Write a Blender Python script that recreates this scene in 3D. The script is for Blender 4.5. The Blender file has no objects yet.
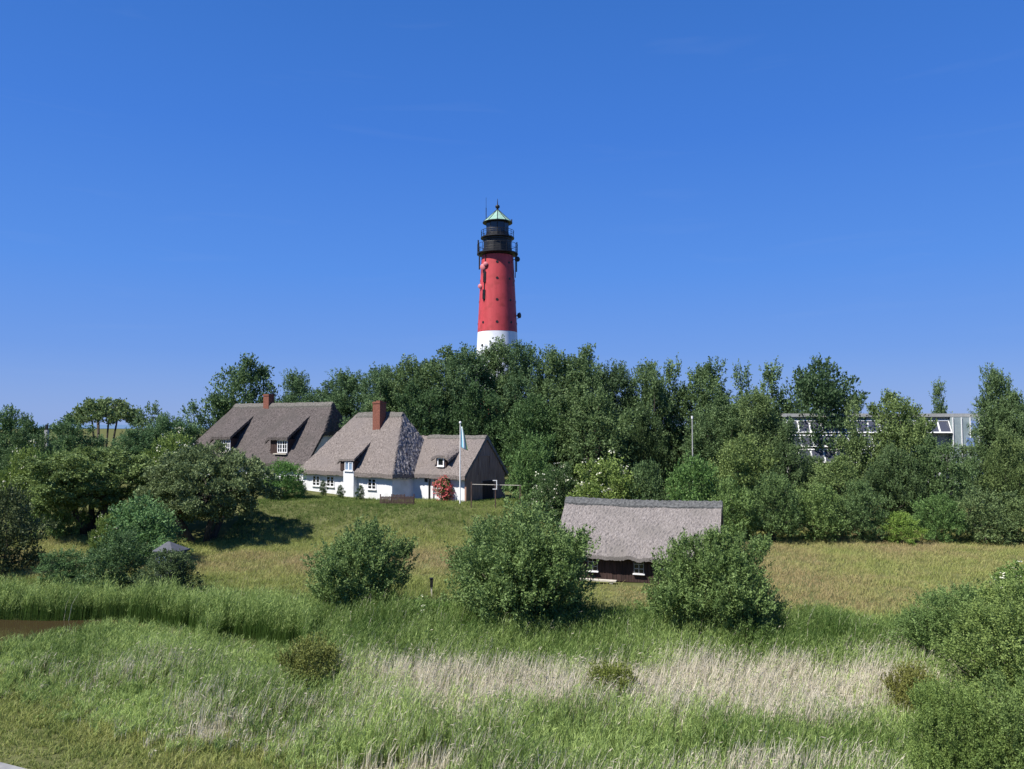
import bpy, math, random
import numpy as np
from mathutils import Vector, Matrix

# ------------------------------------------------------------------ camera, sky, sun, exposure
sc = bpy.context.scene
COL = sc.collection
EYE, FOC, HORIZON = 9.6, 769.0, 424.0
cam_d = bpy.data.cameras.new('camera')
cam_d.sensor_width = 36.0
cam_d.lens = 36.0 * FOC / 1024.0
cam_d.clip_start, cam_d.clip_end = 0.3, 12000
cam = bpy.data.objects.new('camera', cam_d)
COL.objects.link(cam)
cam.location = (0, 0, EYE)
cam.rotation_euler = (math.radians(90) + math.atan((HORIZON - 384.5) / FOC), 0, 0)
sc.camera = cam

SUN_AZ, SUN_EL = 238.0, 54.0          # degrees, clockwise from +Y
world = bpy.data.worlds.new('World')
sc.world = world
world.use_nodes = True
wt = world.node_tree
bg = wt.nodes['Background']
sky = wt.nodes.new('ShaderNodeTexSky')
sky.sky_type = 'NISHITA'
sky.sun_disc = False
sky.sun_elevation = math.radians(SUN_EL)
sky.sun_rotation = math.radians(SUN_AZ)
sky.air_density = 1.0
sky.dust_density = 0.3
sky.ozone_density = 3.5
hsv = wt.nodes.new('ShaderNodeHueSaturation')
hsv.inputs['Saturation'].default_value = 1.12
wt.links.new(sky.outputs[0], hsv.inputs['Color'])
tcw = wt.nodes.new('ShaderNodeTexCoord')
sep = wt.nodes.new('ShaderNodeSeparateXYZ')
wt.links.new(tcw.outputs['Generated'], sep.inputs[0])
ramp = wt.nodes.new('ShaderNodeValToRGB')
SKY = [(0.0, (0.265, 0.42, 0.84)), (0.09, (0.155, 0.34, 0.875)), (0.19, (0.098, 0.30, 0.89)), (0.35, (0.058, 0.225, 0.79)), (0.5, (0.042, 0.185, 0.66)), (1.0, (0.025, 0.11, 0.42))]
while len(ramp.color_ramp.elements) < len(SKY): ramp.color_ramp.elements.new(0.5)
for e_, (p_, c_) in zip(ramp.color_ramp.elements, SKY):
    e_.position = p_; e_.color = (*c_, 1)
# very faint high cirrus
mpw = wt.nodes.new('ShaderNodeMapping'); mpw.inputs['Scale'].default_value = (3.0, 3.0, 26.0); mpw.inputs['Rotation'].default_value = (0.0, 0.06, 0.0)
nw = wt.nodes.new('ShaderNodeTexNoise'); nw.inputs['Scale'].default_value = 1.6; nw.inputs['Detail'].default_value = 5; nw.inputs['Distortion'].default_value = 0.6
rw = wt.nodes.new('ShaderNodeValToRGB'); rw.color_ramp.elements[0].position = 0.6; rw.color_ramp.elements[1].position = 0.85
rw.color_ramp.elements[1].color = (0.055, 0.055, 0.055, 1)
wt.links.new(tcw.outputs['Generated'], mpw.inputs[0]); wt.links.new(mpw.outputs[0], nw.inputs['Vector']); wt.links.new(nw.outputs['Fac'], rw.inputs[0])
cl = wt.nodes.new('ShaderNodeMix'); cl.data_type = 'RGBA'; cl.inputs[7].default_value = (0.45, 0.56, 0.86, 1)
wt.links.new(rw.outputs[0], cl.inputs[0]); wt.links.new(ramp.outputs[0], cl.inputs[6])
vm = wt.nodes.new('ShaderNodeVectorMath'); vm.operation = 'SCALE'; vm.inputs['Scale'].default_value = 4.55
wt.links.new(sep.outputs['Z'], ramp.inputs[0]); wt.links.new(cl.outputs[2], vm.inputs[0])
mixw = wt.nodes.new('ShaderNodeMix'); mixw.data_type = 'RGBA'; mixw.inputs[0].default_value = 0.93
wt.links.new(hsv.outputs[0], mixw.inputs[6]); wt.links.new(vm.outputs[0], mixw.inputs[7])
wt.links.new(mixw.outputs[2], bg.inputs[0])
bg.inputs[1].default_value = 0.10

sun_d = bpy.data.lights.new('sun', 'SUN')
sun_d.energy = 4.2
sun_d.angle = math.radians(0.55)
sun_d.color = (1.0, 0.95, 0.87)
sun = bpy.data.objects.new('sun', sun_d)
COL.objects.link(sun)
az, el = math.radians(SUN_AZ), math.radians(SUN_EL)
sdir = Vector((math.sin(az) * math.cos(el), math.cos(az) * math.cos(el), math.sin(el)))
sun.rotation_euler = sdir.to_track_quat('Z', 'Y').to_euler()

sc.view_settings.view_transform = 'Standard'
sc.view_settings.look = 'None'
sc.view_settings.exposure = 0.95
sc.view_settings.gamma = 1.0
sc.view_settings.use_curve_mapping = False

RNG = np.random.default_rng(7)
PI = math.pi

# ------------------------------------------------------------------ helpers
def tag(o, label=None, cat=None, group=None, kind=None):
    if label: o['label'] = label
    if cat: o['category'] = cat
    if group: o['group'] = group
    if kind: o['kind'] = kind
    return o

def empty(name, loc=(0, 0, 0), rz=0.0):
    o = bpy.data.objects.new(name, None)
    o.empty_display_size = 0.3
    COL.objects.link(o)
    o.location = loc
    o.rotation_euler = (0, 0, rz)
    return o

def link_mesh(name, me, parent=None, loc=None):
    o = bpy.data.objects.new(name, me)
    COL.objects.link(o)
    if parent is not None: o.parent = parent
    if loc is not None: o.location = loc
    return o

def np_mesh(name, V, Q, mats, tint=None, smooth=False, midx=None):
    """V (n,3); Q (m,4) or (m,3) int; tint: per-vertex float attribute."""
    V = np.ascontiguousarray(V, dtype=np.float32)
    Q = np.ascontiguousarray(Q, dtype=np.int32)
    k = Q.shape[1]
    me = bpy.data.meshes.new(name)
    me.vertices.add(len(V)); me.vertices.foreach_set('co', V.ravel())
    me.loops.add(Q.size); me.loops.foreach_set('vertex_index', Q.ravel())
    me.polygons.add(len(Q))
    me.polygons.foreach_set('loop_start', np.arange(0, Q.size, k, dtype=np.int32))
    me.polygons.foreach_set('loop_total', np.full(len(Q), k, dtype=np.int32))
    if midx is not None:
        me.polygons.foreach_set('material_index', np.ascontiguousarray(midx, dtype=np.int32))
    me.polygons.foreach_set('use_smooth', np.full(len(Q), bool(smooth)))
    for m in (mats if isinstance(mats, (list, tuple)) else [mats]): me.materials.append(m)
    if tint is not None:
        a = me.attributes.new('tint', 'FLOAT', 'POINT')
        a.data.foreach_set('value', np.ascontiguousarray(tint, dtype=np.float32))
    me.update(calc_edges=True)
    return me

class MB:
    """collects boxes, bars, tubes, prisms; builds them as ONE mesh object"""
    def __init__(s): s.v = []; s.f = []
    def add(s, vs, fs):
        n = len(s.v); s.v += [tuple(p) for p in vs]; s.f += [tuple(i + n for i in f) for f in fs]; return s
    def box(s, x0, x1, y0, y1, z0, z1, b=0.0):
        vs = [(x, y, z) for z in (z0, z1) for y in (y0, y1) for x in (x0, x1)]
        return s.add(vs, [(0, 2, 3, 1), (4, 5, 7, 6), (0, 1, 5, 4), (2, 6, 7, 3), (0, 4, 6, 2), (1, 3, 7, 5)])
    def tube(s, pts, rad, seg=8, cap=True):
        pts = [Vector(p) for p in pts]
        if not isinstance(rad, (list, tuple)): rad = [rad] * len(pts)
        vs, fs = [], []
        prev = None
        for i, p in enumerate(pts):
            d = (pts[min(i + 1, len(pts) - 1)] - pts[max(i - 1, 0)]).normalized()
            if prev is None:
                a = d.orthogonal().normalized()
            else:
                a = (prev - d * prev.dot(d)).normalized()
            prev = a
            b = d.cross(a)
            for k in range(seg):
                t = 2 * PI * k / seg
                vs.append(p + (a * math.cos(t) + b * math.sin(t)) * rad[i])
        for i in range(len(pts) - 1):
            for k in range(seg):
                k2 = (k + 1) % seg
                fs.append((i * seg + k, i * seg + k2, (i + 1) * seg + k2, (i + 1) * seg + k))
        if cap:
            fs.append(tuple(range(seg))[::-1]); fs.append(tuple((len(pts) - 1) * seg + k for k in range(seg)))
        return s.add(vs, fs)
    def lathe(s, prof, seg=32, c=(0, 0), rot=0.0):
        vs, fs = [], []
        for r, z in prof:
            for k in range(seg):
                t = 2 * PI * k / seg + rot
                vs.append((c[0] + r * math.cos(t), c[1] + r * math.sin(t), z))
        for i in range(len(prof) - 1):
            for k in range(seg):
                k2 = (k + 1) % seg
                fs.append((i * seg + k, i * seg + k2, (i + 1) * seg + k2, (i + 1) * seg + k))
        fs.append(tuple(range(seg))[::-1]); fs.append(tuple((len(prof) - 1) * seg + k for k in range(seg)))
        return s.add(vs, fs)
    def prism(s, poly, axis, t0, t1):
        """polygon extruded along axis 'x' or 'y' (poly in the other horizontal, z)"""
        n = len(poly)
        if axis == 'x': vs = [(t, a, b) for t in (t0, t1) for a, b in poly]
        elif axis == 'y': vs = [(a, t, b) for t in (t0, t1) for a, b in poly]
        else: vs = [(a, b, t) for t in (t0, t1) for a, b in poly]
        fs = [tuple(range(n)), tuple(range(2 * n - 1, n - 1, -1))]
        fs += [(i, i + n, (i + 1) % n + n, (i + 1) % n) for i in range(n)]
        return s.add(vs, fs)
    def build(s, name, mat, parent=None, smooth=False, loc=None):
        me = bpy.data.meshes.new(name)
        me.from_pydata(s.v, [], s.f)
        me.materials.append(mat)
        import bmesh
        bm = bmesh.new(); bm.from_mesh(me)
        bmesh.ops.recalc_face_normals(bm, faces=bm.faces)
        bm.to_mesh(me); bm.free()
        if smooth:
            me.polygons.foreach_set('use_smooth', [True] * len(me.polygons))
            try: me.set_sharp_from_angle(angle=math.radians(40))
            except Exception: pass
        me.update()
        return link_mesh(name, me, parent, loc)

# ------------------------------------------------------------------ materials
def new_mat(name):
    m = bpy.data.materials.new(name)
    m.use_nodes = True
    nt = m.node_tree
    return m, nt, nt.nodes['Principled BSDF']

def noisy(name, c1, c2, scale=6.0, rough=0.85, bump=0.0, stretch=(1, 1, 1), detail=6.0, c3=None, scale3=0.6, spec=0.3, metal=0.0):
    m, nt, p = new_mat(name)
    tc = nt.nodes.new('ShaderNodeTexCoord')
    mp = nt.nodes.new('ShaderNodeMapping'); mp.inputs['Scale'].default_value = stretch
    nz = nt.nodes.new('ShaderNodeTexNoise'); nz.inputs['Scale'].default_value = scale; nz.inputs['Detail'].default_value = detail
    cr = nt.nodes.new('ShaderNodeValToRGB')
    cr.color_ramp.elements[0].position = 0.32; cr.color_ramp.elements[1].position = 0.68
    cr.color_ramp.elements[0].color = (*c1, 1); cr.color_ramp.elements[1].color = (*c2, 1)
    L = nt.links.new
    L(tc.outputs['Object'], mp.inputs['Vector']); L(mp.outputs[0], nz.inputs['Vector']); L(nz.outputs['Fac'], cr.inputs[0])
    out = cr.outputs[0]
    if c3 is not None:
        n2 = nt.nodes.new('ShaderNodeTexNoise'); n2.inputs['Scale'].default_value = scale3; n2.inputs['Detail'].default_value = 4
        r2 = nt.nodes.new('ShaderNodeValToRGB'); r2.color_ramp.elements[0].position = 0.48; r2.color_ramp.elements[1].position = 0.7
        L(tc.outputs['Object'], n2.inputs['Vector']); L(n2.outputs['Fac'], r2.inputs[0])
        mx = nt.nodes.new('ShaderNodeMix'); mx.data_type = 'RGBA'
        L(r2.outputs[0], mx.inputs[0]); L(out, mx.inputs[6]); mx.inputs[7].default_value = (*c3, 1)
        out = mx.outputs[2]
    L(out, p.inputs['Base Color'])
    p.inputs['Roughness'].default_value = rough
    p.inputs['Specular IOR Level'].default_value = spec
    p.inputs['Metallic'].default_value = metal
    if bump > 0:
        bp = nt.nodes.new('ShaderNodeBump'); bp.inputs['Strength'].default_value = 1.0; bp.inputs['Distance'].default_value = bump
        L(nz.outputs['Fac'], bp.inputs['Height']); L(bp.outputs[0], p.inputs['Normal'])
    return m

def leafy(name, c1, c2, trans=0.22, use_obj=True, c3=None):
    """leaf / blade material: colour from per-leaf 'tint', multiplied by the object's own colour"""
    m, nt, p = new_mat(name)
    L = nt.links.new
    at = nt.nodes.new('ShaderNodeAttribute'); at.attribute_name = 'tint'
    cr = nt.nodes.new('ShaderNodeValToRGB')
    cr.color_ramp.elements[0].color = (*c1, 1); cr.color_ramp.elements[1].color = (*c2, 1)
    if c3 is not None:
        e = cr.color_ramp.elements.new(0.5); e.color = (*c2, 1)
        cr.color_ramp.elements[2].color = (*c3, 1)
    L(at.outputs['Fac'], cr.inputs[0])
    out = cr.outputs[0]
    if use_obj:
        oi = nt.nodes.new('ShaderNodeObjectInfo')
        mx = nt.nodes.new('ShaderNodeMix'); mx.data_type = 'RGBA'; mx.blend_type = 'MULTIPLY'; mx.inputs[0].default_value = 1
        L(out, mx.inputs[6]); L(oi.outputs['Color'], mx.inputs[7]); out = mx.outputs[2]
    L(out, p.inputs['Base Color'])
    p.inputs['Roughness'].default_value = 0.55
    p.inputs['Specular IOR Level'].default_value = 0.2
    tr = nt.nodes.new('ShaderNodeBsdfTranslucent')
    L(out, tr.inputs['Color'])
    ms = nt.nodes.new('ShaderNodeMixShader'); ms.inputs[0].default_value = trans
    L(p.outputs[0], ms.inputs[1]); L(tr.outputs[0], ms.inputs[2])
    L(ms.outputs[0], nt.nodes['Material Output'].inputs['Surface'])
    return m

M = {}
M['thatch'] = noisy('thatch_grey', (0.085, 0.071, 0.064), (0.245, 0.212, 0.195), scale=5.5, rough=0.95, bump=0.05, stretch=(2.2, 1, 1), detail=9, c3=(0.155, 0.135, 0.128), scale3=0.35)
M['thatch_dark'] = noisy('thatch_old', (0.04, 0.034, 0.032), (0.135, 0.115, 0.11), scale=4.5, rough=0.95, bump=0.06, stretch=(2.0, 1, 1), detail=9, c3=(0.075, 0.066, 0.062), scale3=0.4)
M['thatch_weathered'] = noisy('thatch_weathered', (0.075, 0.07, 0.072), (0.31, 0.29, 0.29), scale=3.2, rough=0.95, bump=0.25, detail=7)
M['thatch_shed'] = noisy('thatch_shed', (0.115, 0.101, 0.095), (0.275, 0.250, 0.237), scale=8, rough=0.95, bump=0.035, stretch=(2.6, 0.8, 0.8), detail=9, c3=(0.16, 0.146, 0.135), scale3=0.45)
M['ridge'] = noisy('ridge_turf', (0.075, 0.070, 0.062), (0.17, 0.16, 0.145), scale=7, rough=0.95, bump=0.05)
M['ridge_slate'] = noisy('ridge_heather', (0.06, 0.062, 0.062), (0.13, 0.133, 0.132), scale=7, rough=0.95, bump=0.05)
M['white'] = noisy('whitewash', (0.66, 0.67, 0.69), (0.74, 0.75, 0.77), scale=2.0, rough=0.9, bump=0.01, c3=(0.58, 0.58, 0.57), scale3=0.7)
M['white_paint'] = noisy('white_paint', (0.74, 0.74, 0.74), (0.82, 0.82, 0.82), scale=5, rough=0.5)
M['boards'] = noisy('dark_boards', (0.022, 0.014, 0.012), (0.07, 0.041, 0.036), scale=2.2, rough=0.85, bump=0.02, stretch=(6, 6, 0.35))
M['boards_gable'] = noisy('gable_boards', (0.20, 0.115, 0.085), (0.42, 0.265, 0.205), scale=2.2, rough=0.85, bump=0.02, stretch=(1, 5, 0.35))
M['black'] = noisy('black_iron', (0.006, 0.006, 0.007), (0.02, 0.02, 0.022), scale=4, rough=0.5, spec=0.4)
M['copper'] = noisy('green_copper', (0.16, 0.31, 0.25), (0.28, 0.43, 0.36), scale=2.5, rough=0.7)
M['red'] = noisy('red_iron_paint', (0.42, 0.048, 0.056), (0.50, 0.066, 0.074), scale=1.6, rough=0.55, c3=(0.34, 0.045, 0.045), scale3=0.9, stretch=(1.2, 1.2, 0.12))
M['tower_white'] = noisy('white_iron_paint', (0.66, 0.69, 0.74), (0.78, 0.80, 0.83), scale=1.2, rough=0.5)
M['pink'] = noisy('faded_red_dish', (0.52, 0.16, 0.18), (0.60, 0.20, 0.22), scale=3, rough=0.6)
M['brick'] = noisy('chimney_brick', (0.14, 0.052, 0.036), (0.24, 0.095, 0.066), scale=9, rough=0.9, bump=0.02)
M['bark'] = noisy('bark', (0.035, 0.03, 0.026), (0.10, 0.085, 0.07), scale=6, rough=0.95, bump=0.03, stretch=(1, 1, 0.25))
M['fence'] = noisy('brown_fence_wood', (0.055, 0.035, 0.03), (0.13, 0.085, 0.07), scale=4, rough=0.9, stretch=(4, 4, 0.4))
M['zinc'] = noisy('hut_roof_felt', (0.055, 0.06, 0.07), (0.085, 0.09, 0.105), scale=4, rough=0.7)
M['hut'] = noisy('hut_boards', (0.03, 0.035, 0.045), (0.08, 0.09, 0.11), scale=3, rough=0.9, stretch=(5, 5, 0.4))
M['road'] = noisy('road_concrete', (0.17, 0.17, 0.175), (0.26, 0.26, 0.255), scale=3, rough=0.95, bump=0.005)
M['sill'] = noisy('plank_pale', (0.42, 0.39, 0.33), (0.56, 0.52, 0.46), scale=5, rough=0.8)
M['concrete'] = noisy('grey_facade', (0.30, 0.30, 0.29), (0.40, 0.40, 0.385), scale=3, rough=0.9)
M['sky_reflection_panel'] = noisy('sky_reflection_panel', (0.16, 0.25, 0.50), (0.26, 0.36, 0.60), scale=3, rough=0.35)  # glass mirroring the sky, its blue reflection put into the base colour
M['pale_panel'] = noisy('pale_glazing', (0.24, 0.30, 0.32), (0.34, 0.40, 0.41), scale=2, rough=0.25)  # pale sky reflection put into the glazing colour
M['sea'] = noisy('sea_water', (0.10, 0.16, 0.22), (0.13, 0.20, 0.27), scale=0.01, rough=0.35)

def glass_mat(name, c, rough=0.05):
    m, nt, p = new_mat(name)
    p.inputs['Base Color'].default_value = (*c, 1)
    p.inputs['Roughness'].default_value = rough
    p.inputs['Specular IOR Level'].default_value = 0.6
    return m
M['pane'] = glass_mat('window_pane', (0.012, 0.014, 0.018))
M['pane_blue'] = glass_mat('sky_reflection_pane', (0.20, 0.28, 0.40), 0.08)  # light blue sky reflection painted into the pane colour
M['solar'] = glass_mat('solar_panel', (0.07, 0.075, 0.10), 0.12)
M['lantern'] = glass_mat('lantern_pane', (0.02, 0.024, 0.034), 0.06)

m, nt, p = new_mat('pond_water')
p.inputs['Base Color'].default_value = (0.040, 0.028, 0.014, 1)
p.inputs['Roughness'].default_value = 0.07
nz = nt.nodes.new('ShaderNodeTexNoise'); nz.inputs['Scale'].default_value = 3.0
bp = nt.nodes.new('ShaderNodeBump'); bp.inputs['Distance'].default_value = 0.01; bp.inputs['Strength'].default_value = 0.3
nt.links.new(nz.outputs['Fac'], bp.inputs['Height']); nt.links.new(bp.outputs[0], p.inputs['Normal'])
M['pond'] = m

M['leaf_grey'] = leafy('leaf_grey_green', (0.046, 0.084, 0.034), (0.225, 0.300, 0.145), 0.32)
M['leaf_green'] = leafy('leaf_green', (0.046, 0.084, 0.030), (0.225, 0.300, 0.135), 0.3)
M['leaf_dark'] = leafy('leaf_dark', (0.054, 0.080, 0.028), (0.26, 0.32, 0.150), 0.27)
M['leaf_bush'] = leafy('leaf_willow', (0.060, 0.100, 0.030), (0.26, 0.325, 0.130), 0.32)
M['leaf_yellow'] = leafy('leaf_yellow', (0.085, 0.14, 0.03), (0.28, 0.37, 0.10), 0.3)
M['leaf_brown'] = leafy('leaf_olive', (0.06, 0.055, 0.02), (0.19, 0.18, 0.08), 0.2)
M['blossom'] = leafy('cream_blossom', (0.55, 0.55, 0.40), (0.80, 0.79, 0.66), 0.2, use_obj=False)
M['rose'] = leafy('red_rose', (0.55, 0.07, 0.08), (0.85, 0.26, 0.25), 0.2, use_obj=False)
M['blade_green'] = leafy('reed_green', (0.055, 0.115, 0.020), (0.45, 0.57, 0.19), 0.36, use_obj=False)
M['blade_dry'] = leafy('reed_dry', (0.42, 0.38, 0.28), (0.84, 0.78, 0.64), 0.38, use_obj=False)
M['blade_meadow'] = leafy('meadow', (0.10, 0.16, 0.035), (0.33, 0.365, 0.11), 0.33, use_obj=False, c3=(0.385, 0.31, 0.155))
M['ground'] = noisy('soil_and_grass', (0.07, 0.08, 0.03), (0.13, 0.135, 0.06), scale=0.8, rough=1.0, spec=0.0)

# ------------------------------------------------------------------ terrain
def sm(t):
    t = np.clip(t, 0, 1); return t * t * (3 - 2 * t)

def terrain(x, y):
    """dwelling mound under the farm houses, flat marsh elsewhere"""
    x = np.asarray(x, float); y = np.asarray(y, float)
    qx = np.abs(x + 21) - 19.0
    qy = np.abs(y - 95) - 16.0
    d = np.hypot(np.maximum(qx, 0), np.maximum(qy, 0)) + np.minimum(np.maximum(qx, qy), 0) - 6.0
    wob = 0.8 * np.sin(x * 0.21 + 1.0) + 0.6 * np.sin(x * 0.47 + y * 0.13)
    return (2.45 - 0.55 * sm((x + 26) / 14)) * (1 - sm((d + wob) / 11.0)) + 0.05 * np.sin(x * 0.9) * np.sin(y * 0.7) * sm((d + 6) / 6)

def tz(x, y): return float(terrain(x, y))

gx = np.concatenate([[-6000, -2500, -1000, -450, -220], np.linspace(-130, 130, 201), [220, 450, 1000, 2500, 6000]])
gy = np.concatenate([[-400, -120, -40], np.linspace(0, 160, 161), [220, 350, 600, 1200, 2500, 6500]])
GX, GY = np.meshgrid(gx, gy)
GV = np.stack([GX, GY, terrain(GX, GY)], -1).reshape(-1, 3)
nx = len(gx)
ii = (np.arange(len(gy) - 1)[:, None] * nx + np.arange(nx - 1)[None]).ravel()
g = link_mesh('ground', np_mesh('ground', GV, np.stack([ii, ii + 1, ii + nx + 1, ii + nx], 1), M['ground'], smooth=True))
tag(g, kind='structure')
sea = MB().add([(-6000, 1500, 0.6), (6000, 1500, 0.6), (6000, 9000, 0.6), (-6000, 9000, 0.6)], [(0, 1, 2, 3)]).build('sea', M['sea'])
tag(sea, kind='structure')
# road at the foot of the dike, bottom-left corner
d = Vector((1.36, -0.57, 0)).normalized(); nrm = Vector((d.y, -d.x, 0))
a = Vector((-14.55, 22.22, 0.10))
rv = []
for t in (-40, -15, 0, 15, 40):
    for o in (0.0, 3.2): rv.append(a + d * t + nrm * o)
road = MB().add(rv, [(2 * i, 2 * i + 1, 2 * i + 3, 2 * i + 2) for i in range(4)]).build('road', M['road'])
tag(road, kind='structure')
def road_side(x, y):   # distance beyond the road edge (positive = meadow side)
    return -((x - a.x) * nrm.x + (y - a.y) * nrm.y)
# pond
pond_poly = [(-36, 30.0), (-27, 30.6), (-23.0, 31.6), (-20.6, 33.6), (-19.2, 35.6), (-17.6, 36.9), (-19.0, 37.9), (-22.5, 37.7), (-26, 38.0), (-36, 38.3)]
pond = MB().add([(x, y, 0.10) for x, y in pond_poly], [tuple(range(len(pond_poly)))]).build('pond', M['pond'])
tag(pond, kind='structure')
def in_poly(x, y, poly):
    c = np.zeros(np.shape(x), bool); j = len(poly) - 1
    for i in range(len(poly)):
        xi, yi = poly[i]; xj, yj = poly[j]
        c ^= ((yi > y) != (yj > y)) & (x < (xj - xi) * (y - yi) / (yj - yi + 1e-12) + xi); j = i
    return c

# ------------------------------------------------------------------ thatched roofs
def thatch(name, x0, x1, y0, y1, zf, thick, mats, parent, res=0.13, amp=0.025):
    """solid roof over a rectangle: zf(x,y) -> (z, material index)"""
    nx_ = max(3, int((x1 - x0) / res) + 1); ny_ = max(3, int((y1 - y0) / res) + 1)
    X, Y = np.meshgrid(np.linspace(x0, x1, nx_), np.linspace(y0, y1, ny_))
    Z, mi = zf(X, Y)
    r = np.random.default_rng(len(name) + nx_ * 7 + ny_)
    Z = Z + r.normal(0, amp, Z.shape) * (1 + 2.0 * (mi > 0)) + 0.03 * np.sin(X * 2.1 + 3 * np.sin(Y * 0.8)) * np.cos(Y * 1.3)
    top = np.stack([X, Y, Z], -1).reshape(-1, 3)
    bot = top.copy(); bot[:, 2] -= thick
    n = nx_ * ny_
    i = (np.arange(ny_ - 1)[:, None] * nx_ + np.arange(nx_ - 1)[None]).ravel()
    q = np.stack([i, i + 1, i + nx_ + 1, i + nx_], 1)
    ring = list(range(nx_)) + [k * nx_ + nx_ - 1 for k in range(1, ny_)] + [(ny_ - 1) * nx_ + k for k in range(nx_ - 2, -1, -1)] + [k * nx_ for k in range(ny_ - 2, 0, -1)]
    ring = np.array(ring); nxt = np.roll(ring, -1)
    sk = np.stack([ring + n, nxt + n, nxt, ring], 1)
    Q = np.concatenate([q, q[:, ::-1] + n, sk])
    m0 = mi.ravel()[q[:, 0]]
    me = np_mesh(name, np.concatenate([top, bot]), Q, mats, midx=np.concatenate([m0, m0, np.zeros(len(sk), int)]))
    return link_mesh(name, me, parent)

def smin(a, b, k=0.25):
    h = np.clip(0.5 + 0.5 * (b - a) / k, 0, 1)
    return b * (1 - h) + a * h - k * h * (1 - h)

def window(parent, xc, y, z0, z1, w, mull=(1, 2), frame=0.08, sill=True, pane='pane', name='window', paint='white_paint'):
    """casement in the wall plane y (facing -y): frame with glazing bars, panes and sill"""
    f = MB()
    x0, x1 = xc - w / 2, xc + w / 2
    f.box(x0, x0 + frame, y - 0.07, y + 0.05, z0, z1); f.box(x1 - frame, x1, y - 0.07, y + 0.05, z0, z1)
    f.box(x0 + frame, x1 - frame, y - 0.068, y + 0.05, z0, z0 + frame); f.box(x0 + frame, x1 - frame, y - 0.068, y + 0.05, z1 - frame, z1)
    nv, nh = mull
    for k in range(1, nv + 1):
        x = x0 + (x1 - x0) * k / (nv + 1); b = frame * (0.75 if (k * 2 == nv + 1) else 0.4)
        f.box(x - b, x + b, y - 0.062, y + 0.04, z0 + frame, z1 - frame)
    for k in range(1, nh + 1):
        z = z0 + (z1 - z0) * k / (nh + 1)
        f.box(x0 + frame, x1 - frame, y - 0.05, y + 0.03, z - 0.02, z + 0.02)
    fo = f.build(name, M[paint], parent)
    MB().box(x0 + frame * 0.5, x1 - frame * 0.5, y - 0.015, y + 0.02, z0 + frame * 0.5, z1 - frame * 0.5).build('pane', M[pane], fo)
    if sill:
        MB().box(x0 - 0.06, x1 + 0.06, y - 0.16, y + 0.02, z0 - 0.07, z0 - 0.004).build('sill', M['white_paint'], fo)
    return fo

# ---- main farm house (white, thatched) with its lower wing
PH1 = math.radians(34)
h1 = empty('thatched_house', (-11.9, 76.9, 2.3), -PH1)
tag(h1, 'white cottage with pale thatched hipped roof, tall brick chimney and lower gabled wing', 'house')
# local: x along the front (0 = right front eave corner), y back, z above ground of mound
W1, L1, EV1, RZ1 = 9.0, 14.2, 2.2, 8.6
s1 = (RZ1 - EV1) / (W1 / 2)
def h1roof(X, Y):
    zf = EV1 + s1 * Y; zb = EV1 + s1 * (W1 - Y)
    zl = EV1 + (RZ1 - EV1) / 4.7 * (X + L1)
    zr = EV1 + (RZ1 - EV1) / 2.7 * (-X)
    main = smin(zf, zb, 0.5)
    z = smin(smin(main, zl, 0.3), zr, 0.25)
    z = z + 0.35 * np.exp(-((Y - 0.0) / 0.6) ** 2) * 0.3
    mi = (zr < np.minimum(main, zl) - 0.05).astype(int)
    return z, mi
thatch('roof', -L1, 0, 0, W1, h1roof, 0.42, [M['thatch'], M['thatch_weathered']], h1)
w = MB()
w.box(-L1 + 0.5, -0.5, 0.5, W1 - 0.5, -1.0, 2.25)
w.build('wall', M['white'], h1)
for xc in (-11.55, -9.35, -3.25):
    window(h1, xc, 0.5, 0.62, 1.72, 1.15, mull=(1, 2), frame=0.075)
# ridge cap
def over(fn, up):
    return lambda X, Y: (fn(X, Y)[0] + up, np.zeros(X.shape, int))
thatch('ridge_cap', -9.35, -2.6, W1 / 2 - 0.42, W1 / 2 + 0.42, over(h1roof, 0.12), 0.2, [M['ridge']], h1, res=0.12)
ch = MB().box(-5.85, -4.8, 3.15, 4.1, 6.3, 9.7)
ch.box(-5.90, -4.75, 3.10, 4.15, 9.5, 9.62).box(-5.6, -5.05, 3.4, 3.85, 9.7, 9.82)
ch.build('chimney', M['brick'], h1)
# wall dormer with catslide roof
dm = MB().box(-6.85, -5.35, -0.06, 0.62, -1.0, 2.42).build('dormer_wall', M['white'], h1)
MB().box(-7.35, -5.35, -0.02, 1.0, 2.43, 3.45).build('dormer_cheek', M['boards'], h1)
window(h1, -6.05, -0.03, 2.45, 3.38, 1.15, mull=(1, 0), frame=0.09, pane='pane_blue', sill=True)
def dorm1(X, Y):
    z = 3.72 + 0.72 * (Y + 0.15)
    e = np.clip((X + 7.7) / 0.6, 0, 1); z = z - 0.5 * (1 - e) ** 2
    return z, np.zeros(X.shape, int)
thatch('dormer_roof', -7.7, -5.15, -0.2, 3.4, dorm1, 0.22, [M['thatch']], h1)
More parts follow.
